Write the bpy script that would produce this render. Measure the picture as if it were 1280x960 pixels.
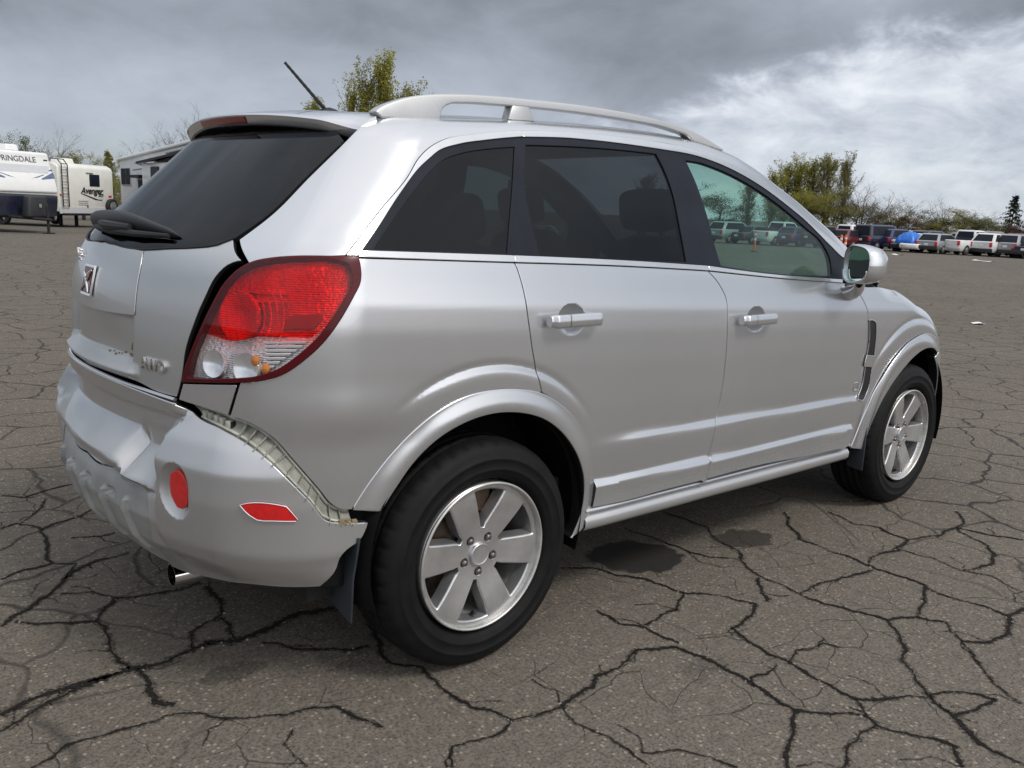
import bpy, math, random
import numpy as np
from mathutils import Matrix, Vector
from mathutils.geometry import delaunay_2d_cdt
for o in list(bpy.data.objects): bpy.data.objects.remove(o)
S = bpy.context.scene
COL = S.collection
R = math.radians
# ---------------- camera ----------------
CAM = np.array((-1.5563, -2.8030, 1.3794)); YAW, PIT, ROL = 0.857045, -0.199097, 0.042848
_f = np.array((math.cos(YAW) * math.cos(PIT), math.sin(YAW) * math.cos(PIT), math.sin(PIT)))
_r = np.cross(_f, (0, 0, 1)); _r /= np.linalg.norm(_r); _u = np.cross(_r, _f)
_c, _s = math.cos(ROL), math.sin(ROL)
_r, _u = _c * _r + _s * _u, -_s * _r + _c * _u
cam = bpy.data.objects.new('camera', bpy.data.cameras.new('camera')); COL.objects.link(cam)
cam.matrix_world = Matrix(((_r[0], _u[0], -_f[0], CAM[0]), (_r[1], _u[1], -_f[1], CAM[1]), (_r[2], _u[2], -_f[2], CAM[2]), (0, 0, 0, 1)))
cam.data.sensor_width = 36; cam.data.lens = 36 * 1079.97 / 1280; cam.data.clip_start = .05; cam.data.clip_end = 3000
S.camera = cam
# ---------------- sun and sky ----------------
SUN_AZ, SUN_EL = -75, 50          # degrees: azimuth from +x towards +y
sun = bpy.data.objects.new('sun', bpy.data.lights.new('sun', 'SUN')); COL.objects.link(sun)
sun.data.energy = 1.5; sun.data.angle = R(14); sun.data.color = (1, .96, .9)
sd = Vector((math.cos(R(SUN_AZ)) * math.cos(R(SUN_EL)), math.sin(R(SUN_AZ)) * math.cos(R(SUN_EL)), math.sin(R(SUN_EL))))
sun.rotation_euler = sd.to_track_quat('Z', 'Y').to_euler()
world = bpy.data.worlds.new('World'); S.world = world; world.use_nodes = True
nt = world.node_tree; nt.nodes.clear()
def wn(t, **k):
    n = nt.nodes.new(t)
    for a, b in k.items(): setattr(n, a, b)
    return n
def wl(a, b): nt.links.new(a, b)
def wmath(op, a, b=None, c=None, clamp=False):
    n = wn('ShaderNodeMath', operation=op); n.use_clamp = clamp
    for i, v in enumerate((a, b, c)):
        if v is None: continue
        if isinstance(v, (int, float)): n.inputs[i].default_value = v
        else: wl(v, n.inputs[i])
    return n.outputs[0]
out = wn('ShaderNodeOutputWorld')
sky = wn('ShaderNodeTexSky', sky_type='NISHITA'); sky.sun_disc = False
sky.sun_elevation = R(SUN_EL); sky.sun_rotation = R(90 - SUN_AZ)
bg1 = wn('ShaderNodeBackground'); bg1.inputs[1].default_value = .11; wl(sky.outputs[0], bg1.inputs[0])
tc = wn('ShaderNodeTexCoord'); sep = wn('ShaderNodeSeparateXYZ'); wl(tc.outputs['Generated'], sep.inputs[0])
zc = wmath('MAXIMUM', sep.outputs[2], 0.0)
den = wmath('ADD', zc, .10)
px = wmath('DIVIDE', sep.outputs[0], den); py = wmath('DIVIDE', sep.outputs[1], den)
comb = wn('ShaderNodeCombineXYZ'); wl(px, comb.inputs[0]); wl(py, comb.inputs[1])
def wnoise(scale, detail, rough, off, dist=0.0):
    m = wn('ShaderNodeMapping'); m.inputs['Location'].default_value = off; wl(comb.outputs[0], m.inputs[0])
    n = wn('ShaderNodeTexNoise'); n.inputs['Scale'].default_value = scale; n.inputs['Detail'].default_value = detail
    n.inputs['Roughness'].default_value = rough; n.inputs['Distortion'].default_value = dist
    wl(m.outputs[0], n.inputs[0]); return n.outputs[0]
def lobe(az, el, power, gain):
    v = (math.cos(R(az)) * math.cos(R(el)), math.sin(R(az)) * math.cos(R(el)), math.sin(R(el)))
    d = wn('ShaderNodeVectorMath', operation='DOT_PRODUCT'); wl(tc.outputs['Generated'], d.inputs[0]); d.inputs[1].default_value = v
    p = wmath('POWER', wmath('MAXIMUM', d.outputs['Value'], 0.0), power)
    return wmath('MULTIPLY', p, gain)
def wramp(fac, stops):
    r = wn('ShaderNodeValToRGB'); wl(fac, r.inputs[0])
    e = r.color_ramp.elements
    while len(e) < len(stops): e.new(.5)
    for i, (p, c) in enumerate(stops): e[i].position = p; e[i].color = (*c, 1)
    return r.outputs[0]
def wsm(a, b, x):
    r = wn('ShaderNodeMapRange', interpolation_type='SMOOTHSTEP'); wl(x, r.inputs[0])
    for k, v in ((1, a), (2, b)):
        if isinstance(v, (int, float)): r.inputs[k].default_value = v
        else: wl(v, r.inputs[k])
    return r.outputs[0]
def dnoise(scale, detail, rough, off, squash=2.2, dist=0.0):
    m = wn('ShaderNodeMapping'); m.inputs['Location'].default_value = off; m.inputs['Scale'].default_value = (1, 1, squash); wl(tc.outputs['Generated'], m.inputs[0])
    n = wn('ShaderNodeTexNoise'); n.inputs['Scale'].default_value = scale; n.inputs['Detail'].default_value = detail; n.inputs['Roughness'].default_value = rough; n.inputs['Distortion'].default_value = dist
    wl(m.outputs[0], n.inputs[0]); return n.outputs[0]
az_ = wmath('MULTIPLY', wmath('ARCTAN2', sep.outputs[1], sep.outputs[0]), 57.2958)
el_ = wmath('MULTIPLY', wmath('ARCSINE', sep.outputs[2]), 57.2958)
n1 = dnoise(3.4, 6, .50, (.31, .17, .4), 2.0, .3)
n2 = dnoise(8.5, 7, .60, (.74, .22, .1), 2.0, .6)
n3 = dnoise(26, 5, .6, (.2, .9, .3), 2.4, .3)
cen = lambda n, k: wmath('MULTIPLY', wmath('SUBTRACT', n, .5), k)
# grey stratus with a darker, heavier slab 8-20 degrees up
dark = wmath('ADD', wmath('ADD', .465, cen(n1, .46)), wmath('ADD', cen(n2, .16), cen(n3, .03)))
dark = wmath('SUBTRACT', dark, wmath('MULTIPLY', wmath('MULTIPLY', wsm(5.5, 11.0, el_), wsm(34.0, 20.0, el_)), .14))
dark = wmath('SUBTRACT', dark, lobe(42, 9, 90, .12))
# its ragged lower edge, and the sunlit cumulus bank beneath it
edge = wmath('ADD', wmath('MULTIPLY_ADD', az_, -.30, 18.0), wmath('ADD', cen(n1, 9.0), wmath('ADD', cen(n2, 6.0), cen(n3, 1.5))))
m_b = wmath('MULTIPLY', wsm(wmath('ADD', edge, 1.6), wmath('SUBTRACT', edge, 1.2), el_), wmath('MULTIPLY', wsm(50.0, 40.0, az_), wsm(-45.0, -15.0, az_)))
lit = wmath('ADD', wmath('ADD', .63, cen(n1, .35)), wmath('ADD', cen(n2, .75), cen(n3, .22)))
lit = wmath('MINIMUM', wmath('MAXIMUM', lit, .36), .80)
b = wmath('MULTIPLY_ADD', wmath('SUBTRACT', lit, dark), m_b, dark)
b = wmath('ADD', b, wmath('MULTIPLY', wmath('MULTIPLY', zc, zc), .48))  # overhead sky, out of view, brightened to lift the ground
# unseen overcast brightened behind the viewer to light the car; darkened off its right
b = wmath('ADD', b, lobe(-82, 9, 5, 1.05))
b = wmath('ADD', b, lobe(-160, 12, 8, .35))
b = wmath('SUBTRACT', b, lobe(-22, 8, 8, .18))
b = wmath('MAXIMUM', b, .15)
tint = wramp(wmath('MULTIPLY', b, .8), [(0, (.78, .93, 1.12)), (.42, (.87, .96, 1.09)), (.75, (.99, 1, 1.02))])
mulc = wn('ShaderNodeVectorMath', operation='SCALE'); wl(tint, mulc.inputs[0]); wl(b, mulc.inputs[3])
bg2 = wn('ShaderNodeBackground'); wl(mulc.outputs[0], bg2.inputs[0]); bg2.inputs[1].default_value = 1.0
# thin spots near the horizon let blue through
thin = wmath('SUBTRACT', 1.0, wmath('MULTIPLY', zc, 9.0), clamp=True)
thin = wmath('MULTIPLY', thin, wmath('MULTIPLY', wmath('SUBTRACT', n2, .42), 2.2, clamp=True), clamp=True)
mix = wn('ShaderNodeMixShader'); wl(wmath('SUBTRACT', 1.0, wmath('MULTIPLY', thin, .55)), mix.inputs[0])
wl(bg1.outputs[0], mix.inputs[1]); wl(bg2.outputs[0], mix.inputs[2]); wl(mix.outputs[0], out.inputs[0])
S.view_settings.view_transform = 'Standard'; S.view_settings.look = 'None'
S.view_settings.exposure = 0.22; S.view_settings.gamma = 1
try:
    S.cycles.use_denoising = True; S.cycles.denoiser = 'OPENIMAGEDENOISE'; S.cycles.denoising_input_passes = 'RGB_ALBEDO'
    S.cycles.max_bounces = 8; S.cycles.transparent_max_bounces = 16; S.cycles.caustics_reflective = False; S.cycles.caustics_refractive = False
except Exception: pass
# ---------------- materials ----------------
class NT:
    def __init__(s, name):
        s.m = bpy.data.materials.new(name); s.m.use_nodes = True; s.t = s.m.node_tree
        s.b = s.t.nodes['Principled BSDF']; s.o = s.t.nodes['Material Output']
    def n(s, t, **k):
        x = s.t.nodes.new(t)
        for a, b in k.items(): setattr(x, a, b)
        return x
    def l(s, a, b): s.t.links.new(a, b)
    def set(s, sock, v):
        if isinstance(v, (int, float, tuple)): sock.default_value = v
        else: s.l(v, sock)
    def math(s, op, a, b=0.0, c=None, clamp=False):
        x = s.n('ShaderNodeMath', operation=op); x.use_clamp = clamp
        s.set(x.inputs[0], a); s.set(x.inputs[1], b)
        if c is not None: s.set(x.inputs[2], c)
        return x.outputs[0]
    def coord(s): return s.n('ShaderNodeTexCoord').outputs['Object']
    def noise(s, scale, detail=4, rough=.55, vec=None, dist=0.0, dim='3D'):
        x = s.n('ShaderNodeTexNoise', noise_dimensions=dim); x.inputs['Scale'].default_value = scale; x.inputs['Detail'].default_value = detail
        x.inputs['Roughness'].default_value = rough; x.inputs['Distortion'].default_value = dist
        s.l(vec if vec is not None else s.coord(), x.inputs['Vector']); return x.outputs[0]
    def ramp(s, fac, stops, interp='LINEAR'):
        r = s.n('ShaderNodeValToRGB'); s.set(r.inputs[0], fac); r.color_ramp.interpolation = interp
        e = r.color_ramp.elements
        while len(e) < len(stops): e.new(.5)
        for i, (p, c) in enumerate(stops):
            e[i].position = p; e[i].color = (*(c if isinstance(c, tuple) else (c, c, c)), 1)
        return r.outputs[0]
    def mixc(s, f, a, b, mode='MIX'):
        x = s.n('ShaderNodeMix', data_type='RGBA', blend_type=mode)
        s.set(x.inputs[0], f)
        for sock, v in ((x.inputs[6], a), (x.inputs[7], b)):
            if isinstance(v, tuple): sock.default_value = (*v[:3], 1)
            else: s.l(v, sock)
        return x.outputs[2]
    def bump(s, h, strength=.3, dist=.01, normal=None):
        x = s.n('ShaderNodeBump'); x.inputs['Strength'].default_value = strength; x.inputs['Distance'].default_value = dist
        s.l(h, x.inputs['Height'])
        if normal is not None: s.l(normal, x.inputs['Normal'])
        s.l(x.outputs[0], s.b.inputs['Normal']); return x.outputs[0]
    def p(s, **k):
        for a, v in k.items():
            sock = s.b.inputs[a.replace('_', ' ')]
            if isinstance(v, tuple) and len(v) == 3: v = (*v, 1)
            s.set(sock, v)
        return s
def simple(name, col, rough=.5, metal=0.0, spec=.5, coat=0.0, var=.12, nscale=6.0, coatr=.05, bump=0.0, bscale=200):
    """a plain material with a little mottling so that no surface is perfectly even"""
    m = NT(name)
    f = m.noise(nscale, 5, .6)
    c = m.mixc(m.ramp(f, [(.3, 0.0), (.7, 1.0)]), tuple(v * (1 - var) for v in col), tuple(min(1, v * (1 + var)) for v in col))
    m.p(Base_Color=c, Roughness=rough, Metallic=metal, Coat_Weight=coat, Coat_Roughness=coatr)
    m.b.inputs['Specular IOR Level'].default_value = spec
    if bump: m.bump(m.noise(bscale, 3), bump, .002)
    return m.m
def glassy(name, tint, ior=1.5, rough=.0, gain=1.0):
    """thin pane: mirror reflection by Fresnel over a tinted clear sheet"""
    m = NT(name); m.t.nodes.remove(m.b)
    tr = m.n('ShaderNodeBsdfTransparent'); tr.inputs[0].default_value = (*tint, 1)
    gl = m.n('ShaderNodeBsdfGlossy'); gl.inputs[0].default_value = (.95, .97, 1, 1)
    g = m.noise(3.0, 4, .6)
    m.l(m.math('MULTIPLY_ADD', g, .03, rough), gl.inputs['Roughness'])
    fr = m.n('ShaderNodeFresnel'); ge = m.n('ShaderNodeNewGeometry'); m.l(m.math('MULTIPLY_ADD', ge.outputs['Backfacing'], 1 / ior - ior, ior), fr.inputs[0])
    mx = m.n('ShaderNodeMixShader'); m.l(m.math('MULTIPLY', fr.outputs[0], gain, clamp=True), mx.inputs[0])
    m.l(tr.outputs[0], mx.inputs[1]); m.l(gl.outputs[0], mx.inputs[2]); m.l(mx.outputs[0], m.o.inputs[0])
    return m.m
def paint(name, col, metal=.85, rough=.34, dirt=.0, dirtz=None):
    m = NT(name)
    fl = m.noise(420, 2, .5); big = m.noise(1.3, 5, .6)
    c = m.mixc(m.ramp(big, [(.3, 0.0), (.7, 1.0)]), tuple(v * .97 for v in col), tuple(min(1, v * 1.02) for v in col))
    r = m.math('MULTIPLY_ADD', big, .08, rough - .04)
    if dirt:
        xyz = m.n('ShaderNodeSeparateXYZ'); g = m.n('ShaderNodeNewGeometry'); m.l(g.outputs['Position'], xyz.inputs[0])
        d1 = m.noise(5, 8, .7); d2 = m.noise(40, 5, .7)
        h = m.n('ShaderNodeMapRange'); h.inputs[1].default_value = dirtz[0]; h.inputs[2].default_value = dirtz[1]; h.inputs[3].default_value = 0; h.inputs[4].default_value = 1
        m.l(xyz.outputs[2], h.inputs[0])
        k = m.math('MULTIPLY', h.outputs[0], m.math('MULTIPLY_ADD', m.math('MULTIPLY', d1, d2), 2.2, .0, True) if False else m.math('MULTIPLY', d1, 1.5, clamp=True), clamp=True)
        sp = m.math('GREATER_THAN', d2, .70)
        k = m.math('MULTIPLY', k, dirt, clamp=True)
        c = m.mixc(k, c, (.20, .175, .14)); r = m.math('ADD', r, m.math('MULTIPLY', k, .35))
        mt = m.math('SUBTRACT', metal, m.math('MULTIPLY', k, .7), clamp=True); m.p(Metallic=mt)
    else: m.p(Metallic=metal)
    m.p(Base_Color=c, Roughness=r, Coat_Weight=.9 if not dirt else .6, Coat_Roughness=.04)
    return m.m
M = {}
M['paint'] = paint('silver_metallic_paint', (.67, .682, .71), .80, .23)
M['paint_low'] = paint('silver_paint_with_road_film', (.65, .662, .688), .80, .25, .55, (.45, .22))
M['bumper'] = paint('silver_bumper_plastic_paint', (.58, .588, .60), .82, .33, .45, (.85, .35))
M['skid'] = simple('grey_scuffed_plastic', (.36, .365, .36), .5, .4, var=.2, bump=.15)
M['tg_dirty'] = paint('dusty_silver_paint', (.56, .568, .575), .80, .31, .45, (1.25, .7))
M['trim'] = simple('satin_silver_trim', (.80, .80, .81), .22, .9, coat=.4, var=.05)
M['chrome'] = simple('bright_chrome', (.85, .85, .86), .08, 1.0, var=.04)
M['black'] = simple('satin_black_trim', (.012, .015, .023), .5, 0, spec=.15, var=.2)
M['rubber_gap'] = simple('black_rubber_and_gap_shade', (.010, .010, .011), .6, 0, var=.2)
M['void'] = simple('unlit_inner_panel', (.010, .010, .010), .9, 0, spec=.1)
M['plastic'] = simple('black_textured_plastic', (.022, .023, .026), .55, bump=.25, bscale=600, var=.2)
M['flap'] = simple('dark_grey_mud_flap', (.030, .036, .045), .45, bump=.15, bscale=300, var=.25)
M['glass_dark'] = glassy('privacy_glass', (.052, .058, .068), 1.5, .0, .75)
M['glass'] = glassy('green_tinted_glass', (.44, .68, .60), 1.5, .0, .75)
M['glass_rear'] = glassy('dusty_privacy_glass', (.045, .055, .07), 1.5, .04, .62)
M['screen'] = glassy('windscreen_glass', (.80, .90, .86), 1.5, .0, .8)
M['seat'] = simple('grey_seat_cloth', (.14, .145, .145), .85, var=.2, bump=.2, bscale=300)
M['dash'] = simple('dark_interior_plastic', (.05, .052, .055), .6, var=.2)
M['red_lens'] = glassy('red_lamp_lens', (.95, .030, .025), 1.5, .02, .8)
M['red_edge'] = simple('dark_red_lamp_border', (.075, .003, .006), .2, 0, spec=.25, coat=.15, var=.15)
M['red_solid'] = simple('red_reflector', (.62, .010, .012), .22, 0, coat=.9, var=.15, nscale=60)
M['red_dim'] = simple('dim_red_lamp', (.22, .012, .02), .2, 0, coat=.8, var=.25, nscale=30)
M['clear_lens'] = glassy('clear_lamp_lens', (.95, .96, .97), 1.5, .0, .9)
M['reflector'] = simple('lamp_reflector_silver', (.88, .88, .89), .16, .7, var=.06, nscale=40)
m = NT('faceted_lamp_reflector'); v = m.n('ShaderNodeTexVoronoi'); v.inputs['Scale'].default_value = 95; m.l(m.coord(), v.inputs['Vector'])
w_ = m.n('ShaderNodeTexWave', bands_direction='Z'); w_.inputs['Scale'].default_value = 55; m.l(m.coord(), w_.inputs['Vector'])
m.p(Base_Color=m.mixc(m.ramp(m.noise(14, 3), [(.4, 0.0), (.6, 1.0)]), (.70, .70, .71), (.95, .95, .96)), Metallic=.4, Roughness=.20); m.bump(m.math('ADD', v.outputs['Distance'], m.math('MULTIPLY', w_.outputs[1], .5)), .9, .004); M['facet'] = m.m
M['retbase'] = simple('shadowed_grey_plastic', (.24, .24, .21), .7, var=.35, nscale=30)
M['refl_patch'] = simple('grey_painted_reflection', (.34, .34, .345), .25, .5)
M['rail'] = paint('matt_silver_rail', (.50, .50, .505), .6, .42)
M['amber'] = simple('amber_bulb', (.62, .20, .03), .2, 0, coat=.6)
M['retainer'] = simple('dirty_white_plastic', (.42, .42, .365), .65, var=.3, nscale=25)
M['rim'] = simple('painted_alloy', (.60, .60, .605), .32, .8, coat=.4, var=.14, nscale=11)
M['barrel'] = simple('grimy_alloy_barrel', (.52, .512, .495), .42, .65, var=.25, nscale=14)
M['nut'] = simple('dull_steel_nut', (.20, .18, .165), .38, .9, var=.3, nscale=60)
M['disc'] = simple('rusty_brake_disc', (.12, .085, .06), .6, .6, var=.4, nscale=20)
M['dirt'] = simple('caked_dirt', (.25, .20, .12), .9, var=.3, nscale=80)
M['white'] = simple('white_fibreglass', (.78, .78, .77), .35, coat=.3, var=.05, nscale=1.5)
M['cream'] = simple('offwhite_fibreglass', (.70, .695, .64), .4, coat=.2, var=.07, nscale=1.5)
M['greyband'] = simple('pale_grey_band', (.55, .56, .58), .4, var=.06)
M['navyband'] = simple('navy_gloss_band', (.018, .022, .04), .25, coat=.5, var=.2)
M['bluegraphic'] = simple('slate_blue_graphic', (.10, .14, .24), .4, var=.3, nscale=12)
M['textgrey'] = simple('dark_grey_lettering', (.12, .125, .14), .5)
M['textblack'] = simple('black_lettering', (.02, .02, .02), .5)
M['alu'] = simple('weathered_aluminium', (.50, .50, .50), .4, .8, var=.15)
M['steel'] = simple('black_chassis_steel', (.018, .018, .02), .6, .3, var=.3)
M['tireflat'] = simple('dusty_tyre_rubber', (.022, .021, .021), .75, var=.3, nscale=15)
M['orange'] = simple('safety_orange_plastic', (.80, .16, .03), .5)
M['tarp'] = simple('blue_polythene_tarp', (.02, .16, .62), .35, var=.45, nscale=5, bump=.6, bscale=9)
M['paper'] = simple('white_paper', (.75, .75, .73), .8)
# ---------- body surface: signed field, negative inside ----------
def table(xs, ys, sig):
    lo, hi = xs[0] - .4, xs[-1] + .4
    n = int((hi - lo) / .001) + 1
    g = np.linspace(lo, hi, n)
    k0 = (ys[1] - ys[0]) / (xs[1] - xs[0]); k1 = (ys[-1] - ys[-2]) / (xs[-1] - xs[-2])
    v = np.interp(g, xs, ys)
    v = np.where(g < xs[0], ys[0] + k0 * (g - xs[0]), v)
    v = np.where(g > xs[-1], ys[-1] + k1 * (g - xs[-1]), v)
    m = int(4 * sig / .001)
    if m > 0:
        k = np.exp(-.5 * (np.arange(-m, m + 1) * .001 / sig) ** 2); k /= k.sum()
        v2 = np.convolve(np.pad(v, m, mode='reflect', reflect_type='odd'), k, 'valid')
        v = v2
    return lambda q: np.interp(q, g, v)
def sstep(a, b, x):
    t = np.clip((x - a) / (b - a), 0, 1); return t * t * (3 - 2 * t)
def rmax(a, b, r):
    u = np.maximum(r + a, 0); v = np.maximum(r + b, 0)
    return np.minimum(-r, np.maximum(a, b)) + np.sqrt(u * u + v * v)
W_h = table([-1.0, -.75, -.6, -.45, -.3, -.2, -.118, -.06, 0, .05, .2, .35, .45, .6],
            [.852, .874, .890, .900, .9055, .9055, .901, .8895, .874, .850, .782, .710, .658, .57], .011)
XR = table([.2, .5, .7, .85, 1.0, 1.1, 1.18, 1.24, 1.30, 1.60, 1.75],
           [-.79, -.82, -.835, -.841, -.836, -.826, -.806, -.773, -.708, -.382, -.22], .025)
TOP = table([-.6, -.41, -.1, .3, .7, 1.0, 1.3, 1.6, 1.8, 2.1, 2.4, 2.62, 2.78, 2.86, 3.1, 3.35, 3.5, 3.6, 3.7],
            [1.61, 1.645, 1.668, 1.698, 1.715, 1.720, 1.712, 1.675, 1.625, 1.512, 1.355, 1.215, 1.105, 1.085, 1.065, 1.005, .925, .83, .60], .045)
XF = table([.2, .35, .5, .7, .85, 1.0], [3.52, 3.60, 3.64, 3.64, 3.62, 3.55], .03)
RADR = .455
def belt(x): return 1.2315 - .0499 * x
def side(x, z):
    h = z - belt(x)
    w = W_h(h)
    w = w - .030 * np.clip((.25 - x) / 1.1, 0, None) ** 2 * 1.0 - .055 * np.clip((x - 2.25) / 1.0, 0, None) ** 2
    # greenhouse narrows a little to the tail
    w = w - sstep(0, .4, h) * (.03 * np.clip((.2 - x) / .8, 0, None) ** 1.5 + .03 * np.clip((x - 1.3) / 1.0, 0, None) ** 1.5)
    # lower door: soft step, then the cladding bevel
    zb = .645 - .022 * x; k = sstep(.42, .75, x) * (1 - sstep(2.2, 2.32, x))
    w = w - .010 * sstep(.10, .02, z - zb) * k * 0 + .012 * sstep(.020, -.016, z - zb) * k
    # raised ring round each wheel arch
    for cx in (0.005, 2.712):
        r = np.hypot((x - cx) * 1.0, z - .395)
        up = sstep(.66, .88, z) * (1 if cx > 1 else sstep(-.38, -.08, x))
        w = w + up * (.005 * sstep(.556, .50, r) - .0042 * np.exp(-((r - .541) / .012) ** 2) * sstep(.55, .75, z))
    # rear haunch: swells under the lamp, then tucks in towards the bumper
    kh = sstep(-.10, -.52, x)
    w = w + kh * (.007 * np.exp(-((z - .850) / .060) ** 2) - .011 * sstep(.835, .735, z))
    return w
def side_clad(x, z):
    zc = .502 - .0125 * x
    return .017 * sstep(.004, -.020, z - zc)
def rear_x(y, z):
    a = np.abs(y)
    return XR(z) + .335 * a * a
def top_z(x, y):
    a = np.abs(y)
    xs = x + (.25 * sstep(1.0, 1.9, x) + .10 * sstep(2.6, 3.4, x)) * (a / .7) ** 2
    crown = (.040 * (a / .62) ** 2.4) * (1 - sstep(1.4, 2.6, x)) + .035 * (a / .7) ** 2 * sstep(2.5, 2.8, x)
    return TOP(xs) - crown
def F(p, clad=False):
    x, y, z = p[..., 0], p[..., 1], p[..., 2]
    a = np.abs(y)
    fs = a - side(x, z)
    if clad: fs = fs - side_clad(x, z)
    rs = rear_x(y, z); sl = np.where(z > 1.24, .74, 1.0)
    sl = 1.0 - .27 * sstep(1.2, 1.3, z)
    fr = (rs - x) * sl
    tz = top_z(x, y)
    stp = 1 / np.sqrt(1 + (.52 * sstep(1.5, 1.9, x) * (1 - sstep(2.45, 2.65, x))) ** 2)
    ft = (z - tz) * stp
    ff = (x - (XF(z) - .42 * (a / .85) ** 2.6)) * .9
    rr = .15 - .05 * sstep(1.1, 1.35, z)
    f = rmax(fs, fr, rr)
    f = rmax(f, ft, .055)
    f = rmax(f, ff, .12)
    return f
# rear bumper cover
XBS = table([.25, .36, .42, .47, .60, .69, .75, .80, .85], [-.74, -.80, -.86, -.885, -.90, -.898, -.868, -.825, -.775], .008)
XBC = table([.25, .34, .42, .50, .56, .59, .632, .648, .722, .732, .796, .804, .87], [-.74, -.80, -.86, -.885, -.878, -.872, -.905, -.904, -.832, -.822, -.818, -.846, -.854], .0035)
YBS = table([.25, .33, .38, .43, .455, .60, .695, .735, .80, .86], [.80, .835, .853, .865, .8755, .888, .890, .882, .842, .79], .009)
def bumper_F(p):
    x, y, z = p[..., 0], p[..., 1], p[..., 2]
    a = np.abs(y)
    e0 = .470 + .045 * sstep(.74, .83, z)
    k = sstep(e0, e0 + .04, a)
    zq = z + .040 * sstep(-.315, -.345, y) * sstep(.575, .60, z) * sstep(.76, .73, z) + .004 * np.sin(17 * y + 1) * sstep(.6, .63, z) * sstep(.74, .70, z)
    curve = .29 * a * a
    xb = XBC(zq) * (1 - k) + XBS(z) * k
    # crumpled area
    d = .020 * np.exp(-(((y + .335) / .022) ** 2 + ((z - .670) / .05) ** 2)) + .022 * np.exp(-(((y + .10) / .18) ** 2 + ((z - .610) / .03) ** 2))
    d = d + .012 * np.exp(-(((y + .47) / .06) ** 2 + ((z - .62) / .04) ** 2))
    d = d + .020 * np.exp(-(((y - .2) / .2) ** 2 + ((z - .63) / .05) ** 2))
    xb = xb + d
    fr = xb + curve - x
    ys = YBS(z) - .030 * np.clip((-.45 - x) / .4, 0, None) ** 2
    fs = a - ys
    return rmax(fs, fr, .17 + 0 * z)
def grad(f, p, e=1e-3):
    g = np.stack([f(p + e * np.eye(3)[k]) - f(p - e * np.eye(3)[k]) for k in range(3)], -1)
    return g / np.maximum(np.linalg.norm(g, axis=-1, keepdims=True), 1e-9)
def cast(f, o, d, t0, t1, n=400, it=40):
    """first point along each ray o + t d where f turns negative"""
    o = np.atleast_2d(o); d = np.atleast_2d(d)
    ts = np.linspace(t0, t1, n)
    v = f(o[:, None, :] + ts[None, :, None] * d[:, None, :])
    neg = v < 0
    i = np.argmax(neg, 1); ok = neg.any(1)
    i = np.clip(i, 1, n - 1)
    a, b = ts[i - 1], ts[i]
    for _ in range(it):
        m = (a + b) / 2
        q = f(o + m[:, None] * d) < 0
        b = np.where(q, m, b); a = np.where(q, a, m)
    return o + b[:, None] * d, ok
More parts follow.
